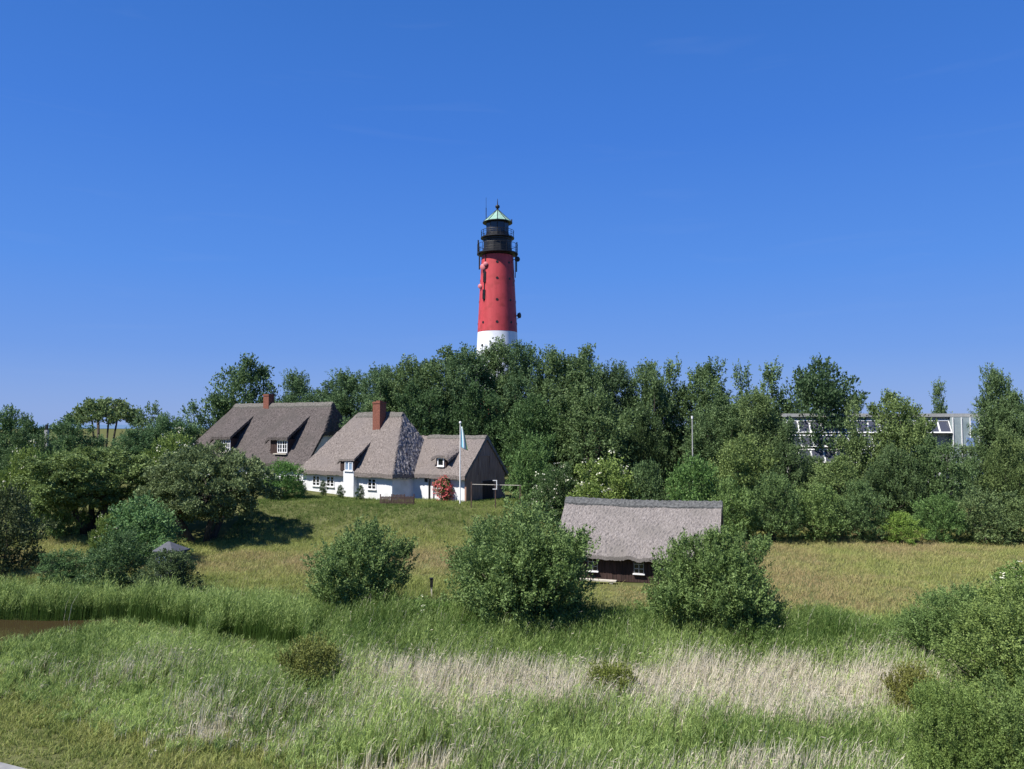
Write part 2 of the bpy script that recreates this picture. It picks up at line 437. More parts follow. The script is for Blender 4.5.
# the wing
EV2, RZ2, AX, AY0, AY1 = 2.2, 6.15, 6.6, 3.2, 10.8
AYC = (AY0 + AY1) / 2; s2 = (RZ2 - EV2) / (AYC - AY0)
def wingroof(X, Y):
    z = smin(EV2 + s2 * (Y - AY0), EV2 + s2 * (AY1 - Y), 0.4)
    return z, np.zeros(X.shape, int)
thatch('wing_roof', -2.2, AX, AY0, AY1, wingroof, 0.40, [M['thatch']], h1)
thatch('ridge_cap', -1.2, AX - 0.02, AYC - 0.4, AYC + 0.4, over(wingroof, 0.09), 0.2, [M['ridge']], h1, res=0.12)
MB().box(-0.5, AX - 0.35, AY0 + 0.55, AY0 + 0.75, -1.0, 2.35).build('wing_wall', M['white'], h1)
gp = [(AY0 + 0.45, -1.0), (AY1 - 0.45, -1.0), (AY1 - 0.45, 2.15), (AYC, RZ2 - 0.28), (AY0 + 0.45, 2.15)]
MB().prism(gp, 'x', AX - 0.36, AX - 0.16).build('gable_wall', M['boards_gable'], h1)
gd = MB()
gd.box(AX - 0.158, AX - 0.10, 5.6, 5.72, 2.2, 4.0).box(AX - 0.158, AX - 0.10, 7.5, 7.62, 2.2, 4.0).box(AX - 0.158, AX - 0.10, 5.6, 7.62, 4.0, 4.12)
gd.build('gable_hatch', M['boards_gable'], h1)
MB().box(AX - 0.158, AX - 0.09, 6.4, 8.2, -0.5, 1.5).build('barn_door', M['boards'], h1)
MB().box(2.45, 3.75, AY0 + 0.62, AY0 + 1.6, 2.75, 3.98).build('dormer_wall', M['boards'], h1)
window(h1, 3.1, AY0 + 0.60, 3.02, 3.88, 0.85, mull=(0, 0), frame=0.12)
def dorm3(X, Y):
    e = np.clip(1 - np.abs((X - 3.1) / 1.15) ** 3, 0, 1)
    return 3.72 + 0.42 * (Y - AY0 - 0.3) + 0.42 * e, np.zeros(X.shape, int)
thatch('dormer_roof', 1.95, 4.25, AY0 + 0.35, AY0 + 2.7, dorm3, 0.28, [M['thatch']], h1, res=0.1)
MB().box(1.95, 2.1, AY0 + 0.02, AY0 + 0.17, -1.0, 1.95).build('post', M['black'], h1)
MB().box(1.0, 1.4, AY0 + 0.52, AY0 + 0.56, 1.35, 1.75).build('vent', M['black'], h1)
dr = MB().box(3.3, 4.3, AY0 + 0.49, AY0 + 0.56, -0.3, 1.75).build('door', M['boards'], h1)
window(h1, 2.65, AY0 + 0.55, 0.75, 1.7, 0.8, mull=(1, 1), frame=0.07)

# ---- the larger house behind
PH2 = math.radians(30)
h2 = empty('thatched_house', (-26, 96, 2.3), -PH2)
tag(h2, 'large farmhouse with dark brown thatch and two roof dormers behind the white cottage', 'house')
W2, L2, EVB, RZB = 11.5, 24.6, 2.3, 10.1
sB = (RZB - EVB) / (W2 / 2)
def h2roof(X, Y):
    main = smin(EVB + sB * Y, EVB + sB * (W2 - Y), 0.5)
    zl = EVB + (RZB - EVB) / 5.4 * (X + L2)
    zr = 6.3 + (RZB - 6.3) / 1.1 * (0.6 - X)
    return smin(smin(main, zl, 0.4), zr, 0.3), np.zeros(X.shape, int)
thatch('roof', -L2, 0.6, 0, W2, h2roof, 0.5, [M['thatch_dark']], h2, res=0.16, amp=0.035)
MB().box(-L2 + 0.6, -0.55, 0.6, W2 - 0.6, -0.5, 2.35).build('wall', M['white'], h2)
gp = [(0.6, -0.5), (W2 - 0.6, -0.5), (W2 - 0.6, 2.3), (W2 - 3.4, 6.0), (3.4, 6.0), (0.6, 2.3)]
MB().prism(gp, 'x', -0.548, 0.30).build('gable_wall', M['white'], h2)
MB().box(0.302, 0.33, 3.9, 4.6, 3.4, 4.5).build('gable_window', M['pane'], h2)
thatch('ridge_cap', -19.2, -0.45, W2 / 2 - 0.45, W2 / 2 + 0.45, over(h2roof, 0.24), 0.35, [M['ridge']], h2, res=0.15)
ch = MB().box(-13.0, -11.95, W2 / 2 - 0.5, W2 / 2 + 0.5, 9.2, 11.45)
ch.box(-13.06, -11.89, W2 / 2 - 0.56, W2 / 2 + 0.56, 11.2, 11.36)
ch.build('chimney', M['brick'], h2)
for xw in (-4.45, -15.1):
    dx = xw
    y0 = 0.85
    MB().box(dx - 2.2, dx + 0.95, y0, y0 + 1.6, 3.2, 5.35).build('dormer_wall', M['boards'], h2)
    window(h2, dx, y0 - 0.02, 3.62, 5.2, 1.75, mull=(3, 2), frame=0.10, sill=False)
    MB().box(dx - 1.3, dx + 1.0, y0 - 0.4, y0 + 0.05, 3.42, 3.53).build('sill', M['sill'], h2)
    def dorm2(X, Y, dx=dx, y0=y0):
        z = 5.62 + 0.72 * (Y - y0 + 0.3)
        e = np.clip((X - (dx - 2.9)) / 0.7, 0, 1); z = z - 0.6 * (1 - e) ** 2
        return z, np.zeros(X.shape, int)
    thatch('dormer_roof', dx - 2.9, dx + 1.15, y0 - 0.35, y0 + 3.9, dorm2, 0.38, [M['thatch_dark']], h2, res=0.15, amp=0.03)

# ---- low thatched shed in the meadow
PH3 = math.radians(18)
sh = empty('thatched_shed', (12.0, 45.0, 0), -PH3)
tag(sh, 'low dark wooden shed with pinkish-grey thatched roof between two bushes in the meadow', 'shed')
W3, L3, EV3, RZ3 = 7.6, 10.0, 1.62, 4.75
s3 = (RZ3 - EV3) / (W3 / 2)
def shroof(X, Y):
    z = smin(EV3 + s3 * Y, EV3 + s3 * (W3 - Y), 0.3)
    u = (X + L3) / L3
    z = z - 0.09 * np.sin(PI * u) * sm((z - EV3) / 3)
    return z, np.zeros(X.shape, int)
thatch('roof', -L3, 0, 0, W3, lambda X, Y: (shroof(X, Y)[0] + 0.05 * np.sin(X * 3.1 + 2 * np.sin(X * 1.3)) * np.exp(-Y / 0.7) + 0.02 * np.sin(X * 1.7 + Y * 2.3), np.zeros(X.shape, int)), 0.22, [M['thatch_shed']], sh, res=0.09, amp=0.024)
def shcap(X, Y):
    z, mi = shroof(X, Y)
    return z + 0.10, mi
thatch('ridge_cap', -L3 - 0.04, 0.05, W3 / 2 - 0.5, W3 / 2 + 0.5, shcap, 0.2, [M['ridge_slate']], sh, res=0.1, amp=0.025)
b = MB()
x = -L3 + 0.3
rr = random.Random(3)
while x < -0.32:
    wd = 0.16 + rr.random() * 0.05
    b.box(x, min(x + wd - 0.012, -0.3), 0.52 - rr.random() * 0.012, 0.6, 0.05, 1.72); x += wd
b.box(-L3 + 0.3, -0.3, 0.602, 0.65, -0.1, 1.7)
b.build('wall', M['boards'], sh)
gp = [(0.52, -0.1), (W3 - 0.36, -0.1), (W3 - 0.36, 1.62), (W3 / 2, RZ3 - 0.3), (0.52, 1.75)]
MB().prism(gp, 'x', -0.298, -0.2).build('gable_wall', M['boards'], sh)
MB().prism(gp, 'x', -L3 + 0.2, -L3 + 0.298).build('gable_wall', M['boards'], sh)
window(sh, -4.72, 0.50, 0.60, 1.42, 0.60, mull=(1, 2), frame=0.028, paint='concrete')
window(sh, -7.55, 0.50, 0.60, 1.42, 0.60, mull=(1, 2), frame=0.028, paint='concrete')
MB().box(-3.55, -3.1, 0.47, 0.505, 0.85, 1.0).build('name_board', M['sill'], sh)
plank = MB().box(-9.6, -6.0, -0.25, 0.1, 0.12, 0.2).box(-9.4, -9.2, -0.2, 0.05, 0, 0.118).box(-6.4, -6.2, -0.2, 0.05, 0, 0.118)
po = plank.build('plank_bench', M['sill'])
po.location = (12.0, 45.0, 0); po.rotation_euler = (0, 0, -PH3)
tag(po, 'low pale plank bench along the front wall of the dark wooden shed', 'bench')

# ------------------------------------------------------------------ lighthouse
LD = 118.0
lh = empty('lighthouse', (-2.25, LD, 0))
tag(lh, 'tall red and white lighthouse with black galleries and green copper cap above the trees', 'lighthouse')
def tr(z): return 4.25 - (z / 35.5) * (4.25 - 2.46)
ZB = 23.65
MB().lathe([(tr(z), z) for z in np.linspace(14.5, ZB, 12)] , 64).build('white_section', M['tower_white'], lh, smooth=True)
sec = MB()
zs = np.linspace(ZB + 0.004, 35.5, 14)
prof = []
for i, z in enumerate(zs):
    prof.append((tr(z) + 0.012, z))
sec.lathe(prof, 64).build('red_section', M['red'], lh, smooth=True)
MB().lathe([(tr(z), z) for z in np.linspace(-0.3, 14.496, 6)], 64).build('red_section', M['red'], lh, smooth=True)
for z in (34.2, 31.7, 28.4, 25.0, 21.5):
    for k in range(5):
        t = -PI / 2 + (k - 2) * PI / 4
        r = tr(z) + 0.03
        dv = Vector((math.cos(t), math.sin(t), 0))
        c = dv * r + Vector((0, 0, z))
        if z > 34 and k not in (1, 2, 3): continue
        MB().tube([c - dv * 0.15, c + dv * 0.02], 0.2, 12).build('porthole', M['black'], lh)
def gallery(z, r, rin, hrail, nposts, parent):
    MB().lathe([(rin, z - 0.45), (r - 0.25, z - 0.18), (r, z - 0.16), (r, z), (rin, z)], 48).build('gallery_deck', M['black'], parent)
    q = MB()
    for hgt in (0.35, 0.7, hrail):
        pts = [(math.cos(2 * PI * k / 48) * (r - 0.06), math.sin(2 * PI * k / 48) * (r - 0.06), z + hgt) for k in range(49)]
        q.tube(pts, 0.035 if hgt == hrail else 0.02, 5)
    for k in range(nposts):
        t = 2 * PI * (k + 0.5) / nposts
        q.tube([((r - 0.06) * math.cos(t), (r - 0.06) * math.sin(t), z), ((r - 0.06) * math.cos(t), (r - 0.06) * math.sin(t), z + hrail)], 0.04, 5)
    q.build('railing', M['black'], parent)
gallery(35.95, 3.18, 2.3, 1.35, 20, lh)
MB().lathe([(2.28, 35.5), (2.28, 36.6), (2.2, 36.62), (2.2, 37.9), (2.3, 38.0), (2.3, 38.25)], 12, rot=PI / 12).build('watch_room', M['black'], lh)
gallery(38.45, 2.6, 1.8, 1.0, 16, lh)
lr = MB().lathe([(1.86, 38.3), (1.86, 39.0), (1.8, 39.02), (1.8, 40.7), (1.9, 40.75)], 10, rot=PI / 10).build('lantern_room', M['black'], lh)
for k in range(10):
    t = 2 * PI * (k + 0.5) / 10 + PI / 10
    rr_ = 1.8 * math.cos(PI / 10) + 0.015
    nrm_ = Vector((math.cos(t), math.sin(t), 0)); tg = Vector((-math.sin(t), math.cos(t), 0))
    hw = 1.8 * math.sin(PI / 10) - 0.07
    c = nrm_ * rr_
    vs = [c - tg * hw + Vector((0, 0, 39.1)), c + tg * hw + Vector((0, 0, 39.1)), c + tg * hw + Vector((0, 0, 40.6)), c - tg * hw + Vector((0, 0, 40.6))]
    vs += [p - nrm_ * 0.03 for p in vs]
    MB().add(vs, [(0, 1, 2, 3), (7, 6, 5, 4), (0, 4, 5, 1), (1, 5, 6, 2), (2, 6, 7, 3), (3, 7, 4, 0)]).build('lantern_pane', M['lantern'], lr)
rf = MB().lathe([(2.2, 40.78), (2.22, 40.9), (1.62, 41.4), (0.9, 42.1), (0.16, 42.8)], 10, rot=PI / 10).build('cap_roof', M['copper'], lh)
MB().lathe([(1.9, 40.68), (2.32, 40.74), (2.32, 40.82), (1.9, 40.83)], 30).build('cap_eave', M['black'], lh)
q = MB()
for k in range(10):
    t = 2 * PI * k / 10 + PI / 10
    q.tube([(2.24 * math.cos(t), 2.24 * math.sin(t), 40.9), (1.63 * math.cos(t), 1.63 * math.sin(t), 41.42), (0.91 * math.cos(t), 0.91 * math.sin(t), 42.12), (0.16 * math.cos(t), 0.16 * math.sin(t), 42.82)], 0.05, 5)
q.build('roof_rib', M['black'], rf)
MB().lathe([(0.02, 42.7), (0.16, 42.8), (0.16, 43.0), (0.12, 43.05), (0.30, 43.15), (0.36, 43.35), (0.28, 43.55), (0.08, 43.65), (0.03, 44.6)], 14).build('finial', M['black'], lh, smooth=True)
for (dx_, zt, z0) in ((-1.75, 43.0, 40.8),):
    MB().tube([(dx_, -0.6, z0), (dx_, -0.6, zt)], 0.06, 6).tube([(dx_, -0.6, zt), (dx_, -0.6, zt + 1.6)], 0.025, 5).build('antenna', M['black'], lh)
def rod(x, y, z0, z1, r=0.08, name='antenna'): MB().tube([(x, y, z0), (x, y, z1)], r, 6).build(name, M['black'], lh)
rod(-2.75, -1.0, 33.3, 35.8, 0.12); rod(2.75, -1.1, 32.0, 35.8, 0.07); rod(2.95, -0.6, 33.0, 35.8, 0.10); rod(2.45, -1.5, 30.6, 33.2, 0.04)
rod(-2.95, -0.8, 35.8, 37.9, 0.12); rod(3.0, -0.7, 35.8, 37.6, 0.09); rod(2.2, -0.2, 40.7, 41.3, 0.09)
def dish(x, y, z, r, dv, mat):
    dv = Vector(dv).normalized(); c = Vector((x, y, z))
    MB().tube([c - dv * 0.15, c + dv * 0.12, c + dv * 0.22], [r * 0.8, r, r * 0.6], 18).tube([c, c - dv * 0.3 + Vector((-x, -y, 0)).normalized() * 0.9], 0.06, 6).build('dish', mat, lh, smooth=True)
dish(-2.15, -1.65, 33.55, 0.48, (-0.5, -1, 0), M['pink'])
dish(-1.75, -2.1, 33.9, 0.36, (-0.2, -1, 0), M['pink'])
dish(-2.6, -1.2, 30.65, 0.36, (-0.6, -1, 0), M['pink'])
dish(3.05, -0.9, 34.9, 0.42, (0.3, -1, 0), M['black'])
dish(3.35, -0.3, 26.3, 0.46, (0.9, -0.5, 0), M['black'])
MB().tube([(2.7, -0.5, 26.2), (3.3, -0.3, 26.2)], 0.07, 6).tube([(2.8, -0.6, 25.6), (3.3, -0.3, 25.9)], 0.06, 6).build('bracket', M['tower_white'], lh)
# cable duct down the left of the shaft, with junction boxes
cd = MB()
t = -PI / 2 - 0.78
pts = [((tr(z) + 0.09) * math.cos(t), (tr(z) + 0.09) * math.sin(t), z) for z in np.linspace(28.2, 35.4, 12)]
cd.tube(pts, 0.07, 6)
cd.build('cable_duct', M['black'], lh)
for z in (32.4, 31.6, 29.6, 29.0):
    r = tr(z) + 0.12
    MB().box(-0.2, 0.2, -0.15, 0.15, z - 0.45, z + 0.4).build('junction_box', M['black'], lh, loc=(r * math.cos(t), r * math.sin(t), 0))

# ------------------------------------------------------------------ glazed building behind the hedge on the right
gb = empty('glazed_building', (32.6, 91, 0), math.radians(-2))
tag(gb, 'long building with white-framed rows of tilted dark panes, half hidden behind the hedge trees', 'building')
MB().box(0, 24.4, 1.6, 12, -0.2, 10.45).build('wall', M['concrete'], gb)
MB().box(-0.2, 24.6, 1.2, 12.2, 10.453, 10.85).build('roof', M['concrete'], gb)
def pane_row(x0, x1, z0, z1, ybase, lean, n):
    fr = MB()
    def P_(x, t, o=0.0): return (x, ybase + lean * t - o, z0 + (z1 - z0) * t)
    def bar(xa, xb, ta, tb, th=0.06):
        vs = [P_(xa, ta, th), P_(xb, ta, th), P_(xb, tb, th), P_(xa, tb, th), P_(xa, ta, -th), P_(xb, ta, -th), P_(xb, tb, -th), P_(xa, tb, -th)]
        fr.add(vs, [(0, 1, 2, 3), (7, 6, 5, 4), (0, 4, 5, 1), (1, 5, 6, 2), (2, 6, 7, 3), (3, 7, 4, 0)])
    bar(x0, x1, 0, 0.09, 0.07); bar(x0, x1, 0.91, 1.0, 0.07)
    w_ = (x1 - x0) / n
    for k in range(n + 1):
        xx = x0 + w_ * k; bar(max(x0, xx - 0.09), min(x1, xx + 0.09), 0.092, 0.908)
    fo = fr.build('window_frame', M['white_paint'], gb)
    for k in range(n):
        xa, xb = x0 + w_ * k + 0.08, x0 + w_ * (k + 1) - 0.08
        vs = [P_(xa, 0.08, 0.0), P_(xb, 0.08, 0.0), P_(xb, 0.92, 0.0), P_(xa, 0.92, 0.0), P_(xa, 0.08, -0.05), P_(xb, 0.08, -0.05), P_(xb, 0.92, -0.05), P_(xa, 0.92, -0.05)]
        MB().add(vs, [(0, 1, 2, 3), (7, 6, 5, 4), (0, 4, 5, 1), (1, 5, 6, 2), (2, 6, 7, 3), (3, 7, 4, 0)]).build('pane', M['solar'], fo)
pane_row(0.2, 19.4, 8.55, 10.1, 0.7, 0.8, 14)
pane_row(0.2, 10.0, 6.9, 8.35, 0.0, 0.8, 7)
pane_row(-0.4, 10.0, 5.1, 6.7, -0.7, 0.8, 7)
pane_row(0.2, 19.4, 2.4, 4.4, 0.9, 0.4, 14)
MB().box(19.5, 22.6, 0.8, 1.56, 2.0, 10.4).build('stair_glazing', M['pale_panel'], gb)
for xa in (19.5, 20.5, 21.5, 22.52):
    MB().box(xa, xa + 0.08, 0.7, 0.797, 2.0, 10.4).build('mullion', M['white_paint'], gb)
for (xa, xb, za, zb) in ((21.0, 21.9, 7.0, 8.0), (20.4, 21.9, 3.3, 4.6), (21.6, 22.4, 8.8, 10.0)):
    MB().box(xa, xb, 0.55, 0.697, za, zb).build('sky_reflection_panel', M['sky_reflection_panel'], gb)

# ------------------------------------------------------------------ small things
def wx(px, D): return (px - 512) * D / FOC
# flagpole and flag
fx, fy = wx(460.3, 74.5), 74.5
fz = tz(fx, fy)
fp = empty('flagpole', (fx, fy, fz))
tag(fp, 'white flagpole with a limp flag standing before the gabled wing of the cottage', 'flagpole')
MB().tube([(0, 0, -0.3), (0, 0, 4.5), (0, 0, 7.95 - 0.25)], [0.065, 0.055, 0.04], 10).build('pole', M['white_paint'], fp)
MB().lathe([(0.02, 7.68), (0.1, 7.72), (0.12, 7.8), (0.08, 7.9), (0.01, 7.93)], 10).build('pole_cap', M['white_paint'], fp)
def flag_mesh(mats):
    nu, nv = 8, 16
    V = []
    for j in range(nv + 1):
        v = j / nv
        for i in range(nu + 1):
            u = i / nu
            wdt = 0.14 + 0.56 * v ** 0.9
            xx = 0.07 + u * wdt
            yy = 0.09 * math.sin(u * 7.0 + v * 2) * (0.3 + v)
            zz = 7.45 - v * 2.0 - u * 0.55 * (0.4 + 0.6 * v) + 0.2 * u * u
            V.append((xx, yy, zz))
    Q = [(j * (nu + 1) + i, j * (nu + 1) + i + 1, (j + 1) * (nu + 1) + i + 1, (j + 1) * (nu + 1) + i) for j in range(nv) for i in range(nu)]
    mi = [0 if i < 3 else (1 if i < 6 else 2) for j in range(nv) for i in range(nu)]
    me = np_mesh('flag', np.array(V), np.array(Q), mats, smooth=True, midx=mi)
    return me
fm = [noisy('flag_blue', (0.22, 0.50, 0.66), (0.28, 0.56, 0.72), scale=5), noisy('flag_white', (0.66, 0.72, 0.72), (0.72, 0.78, 0.78), scale=5), noisy('flag_green', (0.36, 0.48, 0.22), (0.44, 0.56, 0.28), scale=5)]
fl = link_mesh('flag', flag_mesh(fm))
fl.location = (fx, fy, fz)
sol = fl.modifiers.new('thickness', 'SOLIDIFY'); sol.thickness = 0.012
tag(fl, 'limp light blue, white and green flag hanging at the top of the white flagpole', 'flag')
# second bare pole
px_, py_ = wx(692, 72), 72.0
pp = empty('mast', (px_, py_, tz(px_, py_)))
tag(pp, 'slim bare white mast standing among the trees behind the wooden shed', 'mast')
MB().tube([(0, 0, -0.2), (0, 0, 10.1)], [0.07, 0.05], 8).build('pole', M['concrete'], pp)
MB().tube([(0, 0, 10.1), (0, 0, 10.35)], [0.09, 0.09], 8).build('pole_cap', M['white_paint'], pp)
# white bar on posts in front of the gable
bx, by = wx(471, 72.2), 72.2
bo = empty('clothes_rail', (bx, by, 2.35))
tag(bo, 'white horizontal rail on posts in front of the dark wooden gable', 'rail')
MB().tube([(0, 0, 1.62), (4.7, 0.2, 1.50)], 0.03, 8).build('bar', M['sill'], bo)
for xx in (0.05, 2.3, 4.6):
    MB().box(xx - 0.05, xx + 0.05, -0.04, 0.06, -1.5, 1.85 if xx < 1 else 1.55).build('post', M['fence'], bo)
MB().box(2.05, 2.45, -0.06, -0.015, 1.95, 2.02).box(2.38, 2.45, -0.06, -0.015, 1.15, 1.946).box(2.05, 2.377, -0.06, -0.015, 1.15, 1.22).build('bracket', M['white_paint'], bo)
# little brown fence and bench-back in front of the cottage
fx0, fy0 = wx(381, 73.6), 73.6
fe = empty('garden_fence', (fx0, fy0, tz(fx0, fy0)))
tag(fe, 'low brown wooden fence in front of the shaded end wall of the white cottage', 'fence')
k = 0
for i in range(25):
    xx = i * 0.125
    MB_ = None
fb = MB()
for i in range(25):
    xx = 0.1 + i * 0.125
    fb.box(xx, xx + 0.10, 0, 0.025, -0.2, 0.78 + 0.02 * math.sin(i * 2.3) + (0.17 if 9 <= i <= 17 else 0))
fb.build('boards', M['fence'], fe)
MB().box(0.05, 3.25, 0.027, 0.07, 0.15, 0.23).box(0.05, 3.25, 0.027, 0.07, 0.6, 0.68).build('crossbar', M['fence'], fe)
for xx in (0, 1.08, 2.3, 3.2):
    MB().box(xx - 0.05, xx + 0.05, 0.072, 0.17, -0.3, 0.98).build('post', M['fence'], fe)
# hut roofed in grey among the left bushes
hx, hy = wx(174.5, 44), 44.0
hu = empty('garden_hut', (hx, hy, tz(hx, hy)), math.radians(-20))
tag(hu, 'tiny dark hut with grey pointed roof half buried in the bushes on the left', 'hut')
MB().box(-0.62, 0.62, -0.55, 0.55, -0.1, 2.5).build('wall', M['hut'], hu)
vs = [(-0.72, -0.66, 2.46), (0.72, -0.66, 2.46), (0.72, 0.66, 2.46), (-0.72, 0.66, 2.46), (-0.25, 0, 2.92), (-0.1, 0, 2.92)]
vs2 = [(p[0], p[1], p[2] + 0.05) for p in vs]
MB().add(vs2 + vs[:4], [(0, 1, 5, 4), (1, 2, 5), (2, 3, 4, 5), (3, 0, 4), (6, 9, 8, 7), (0, 6, 7, 1), (1, 7, 8, 2), (2, 8, 9, 3), (3, 9, 6, 0)]).build('roof', M['zinc'], hu)
MB().box(-0.3, 0.3, -0.57, -0.552, 1.7, 2.25).build('window', M['pane_blue'], hu)
# marker post in the meadow
mx_, my_ = wx(432.5, 43.5), 43.5
mp_ = empty('marker_post', (mx_, my_, tz(mx_, my_)))
tag(mp_, 'short pale post with a dark box on top, between two bushes in the meadow', 'post')
MB().box(-0.04, 0.04, -0.04, 0.04, -0.1, 1.0).build('post', M['sill'], mp_)
MB().box(-0.075, 0.075, -0.09, 0.08, 0.55, 0.99).box(-0.11, 0.09, -0.11, 0.1, 0.992, 1.04).build('box', M['black'], mp_)
# pale post far left among the trees
qx, qy = wx(47.5, 84), 84.0
qo = empty('pale_post', (qx, qy, tz(qx, qy)))
tag(qo, 'pale grey post top showing between the dark trees at the far left', 'post')
MB().box(-0.16, 0.16, -0.16, 0.16, -0.2, 7.5).build('post', M['concrete'], qo)
MB().box(-0.11, 0.11, -0.11, 0.11, 7.503, 8.1).build('post_cap', M['black'], qo)

# ------------------------------------------------------------------ vegetation
def unit(v): return v / (np.linalg.norm(v, axis=-1, keepdims=True) + 1e-9)

def leaf_quads(P, A, N, Ln, Wd):
    """diamond leaves: base P, axis A, normal N"""
    S = unit(np.cross(A, N))
    n = len(P)
    V = np.stack([P, P + A * (Ln * 0.5)[:, None] + S * (Wd * 0.5)[:, None], P + A * Ln[:, None], P + A * (Ln * 0.5)[:, None] - S * (Wd * 0.5)[:, None]], 1)
    return V.reshape(-1, 3), np.arange(4 * n).reshape(n, 4)

def crown(seed, H, R, z0, nb, sprigs, nleaf, leaf, up=0.4, br=(0.2, 0.34), sl=(0.4, 0.9), spw=0.16, slim=0.5, wid=0.6, shape=None, flare=0.2):
    """leaf cloud: boughs (blobs) carrying leafy sprigs; returns V, Q, tint, bough centres, bough radii"""
    r = np.random.default_rng(seed)
    hc = (H - z0) / 2; zc = z0 + hc
    B = []; tries = 0
    mind = 0.9 * (4.2 * R * R * hc / nb) ** (1 / 3.0)
    while len(B) < nb and tries < nb * 400:
        tries += 1
        u = r.uniform(-1, 1, 3); d_ = np.linalg.norm(u * np.array([1, 1, 0.9 if u[2] < 0 else 1]))
        if d_ > 1 or d_ < 0.45: continue
        az_ = math.atan2(u[1], u[0])
        irr = 0.84 + 0.16 * math.sin(2 * az_ + seed) + 0.10 * math.sin(3 * az_ + 2 * seed)
        if shape == 'dome':
            rho = math.hypot(u[0], u[1])
            p_ = (u[0] * R * irr, u[1] * R * irr, H - 0.5 - (H - z0) * rho ** 2 + r.normal(0, 0.12))
        else:
            w_ = 1.0 - slim * max(0, u[2]) ** 1.5 + flare * max(0, -u[2])
            p_ = (u[0] * R * w_ * irr * 0.86, u[1] * R * w_ * irr * 0.86, zc + u[2] * hc * 0.9)
        lim = mind * max(0.35, 1 - tries / (nb * 300))
        if any((p_[0] - b[0]) ** 2 + (p_[1] - b[1]) ** 2 + (p_[2] - b[2]) ** 2 < lim * lim for b in B): continue
        B.append(p_)
    B = np.array(B)
    rb = r.uniform(br[0], br[1], len(B)) * min(R, hc * 1.3)
    if shape != 'dome':                                        # stray boughs that break the outline
        pk = r.permutation(len(B))[:max(3, len(B) // 6)]
        o_ = unit(B[pk] - np.array([0, 0, zc]) + r.normal(0, 0.2, (len(pk), 3)))
        B = np.concatenate([B, B[pk] + o_ * (rb[pk] * r.uniform(0.9, 1.5, len(pk)))[:, None]])
        rb = np.concatenate([rb, rb[pk] * r.uniform(0.3, 0.5, len(pk))])
    cen = np.array([0, 0, zc])
    ns = len(B) * sprigs
    bi = np.repeat(np.arange(len(B)), sprigs)
    dirs = unit(r.normal(0, 1, (ns, 3)))
    dirs[:, 2] = np.where(dirs[:, 2] < -0.35, -dirs[:, 2] * 0.7, dirs[:, 2])
    base = B[bi] + dirs * (rb[bi] * r.uniform(0.55, 1.0, ns))[:, None] * np.array([1, 1, 0.35 if shape == 'dome' else 0.85])
    outw = unit(B[bi] - cen)
    sdir = unit(dirs * 0.7 + outw * 0.4 + np.array([0, 0, up]) + r.normal(0, 0.2, (ns, 3)))
    slen = r.uniform(sl[0], sl[1], ns)
    n = ns * nleaf
    si = np.repeat(np.arange(ns), nleaf)
    ti = r.random(n) ** 1.1
    P = base[si] + sdir[si] * (slen[si] * ti)[:, None] + r.normal(0, 1, (n, 3)) * (spw * (1 - 0.8 * ti))[:, None]
    A = unit(sdir[si] * 0.7 + r.normal(0, 0.6, (n, 3)))
    N = unit(r.normal(0, 0.7, (n, 3)) + outw[bi[si]] * 0.35 + dirs[si] * 0.5 + np.array([0, 0, 0.5]))
    Ln = leaf * r.uniform(0.65, 1.35, n); Wd = Ln * wid
    keep = P[:, 2] > 0.05
    P, A, N, Ln, Wd, s2_ = P[keep], A[keep], N[keep], Ln[keep], Wd[keep], si[keep]
    V, Q = leaf_quads(P, A, N, Ln, Wd)
    bt = r.uniform(0, 1, len(B)); st = r.uniform(0, 1, ns)
    t = np.clip(0.30 * bt[bi[s2_]] + 0.40 * st[s2_] + 0.32 * r.random(len(P)), 0, 1)
    return V, Q, np.repeat(t, 4), B, rb

def trunk_mesh(seed, B, z0, rad, stems=1, spread=0.3, nl=9, top_r=0.35):
    r = random.Random(seed)
    m = MB()
    order = list(range(len(B))); r.shuffle(order)
    groups = [order[i::stems] for i in range(stems)]
    for s_ in range(stems):
        an = 2 * PI * s_ / max(1, stems) + r.random()
        x0, y0 = (0, 0) if stems == 1 else (math.cos(an) * spread * 0.4, math.sin(an) * spread * 0.4)
        fork = Vector((x0 + (math.cos(an) * spread if stems > 1 else r.uniform(-.2, .2)), y0 + (math.sin(an) * spread if stems > 1 else r.uniform(-.2, .2)), max(0.5, z0)))
        mid = Vector((x0, y0, 0)).lerp(fork, 0.5) + Vector((r.uniform(-.1, .1), r.uniform(-.1, .1), 0))
        m.tube([(x0, y0, -0.25), mid, fork], [rad * 1.25, rad, rad * 0.8], 8)
        for k in groups[s_][:max(2, nl // stems)]:
            e = Vector(B[k])
            if stems >= 5 and r.random() < 0.4: e = e + (e - Vector((0, 0, 1.2))).normalized() * r.uniform(0.5, 0.95) * min(1.0, abs(e.z) * 0.4)
            c1 = fork.lerp(e, 0.35) + Vector((r.uniform(-.25, .25), r.uniform(-.25, .25), r.uniform(0, .4)))
            c2 = fork.lerp(e, 0.7) + Vector((r.uniform(-.25, .25), r.uniform(-.25, .25), r.uniform(0, .3)))
            m.tube([fork, c1, c2, e], [rad * 0.62, rad * 0.42, rad * 0.25, rad * 0.08], 6)
    return m

def raw_mesh(m, name, mat):
    me = bpy.data.meshes.new(name)
    me.from_pydata(m.v, [], m.f); me.materials.append(mat)
    me.polygons.foreach_set('use_smooth', [True] * len(me.polygons)); me.update()
    return me

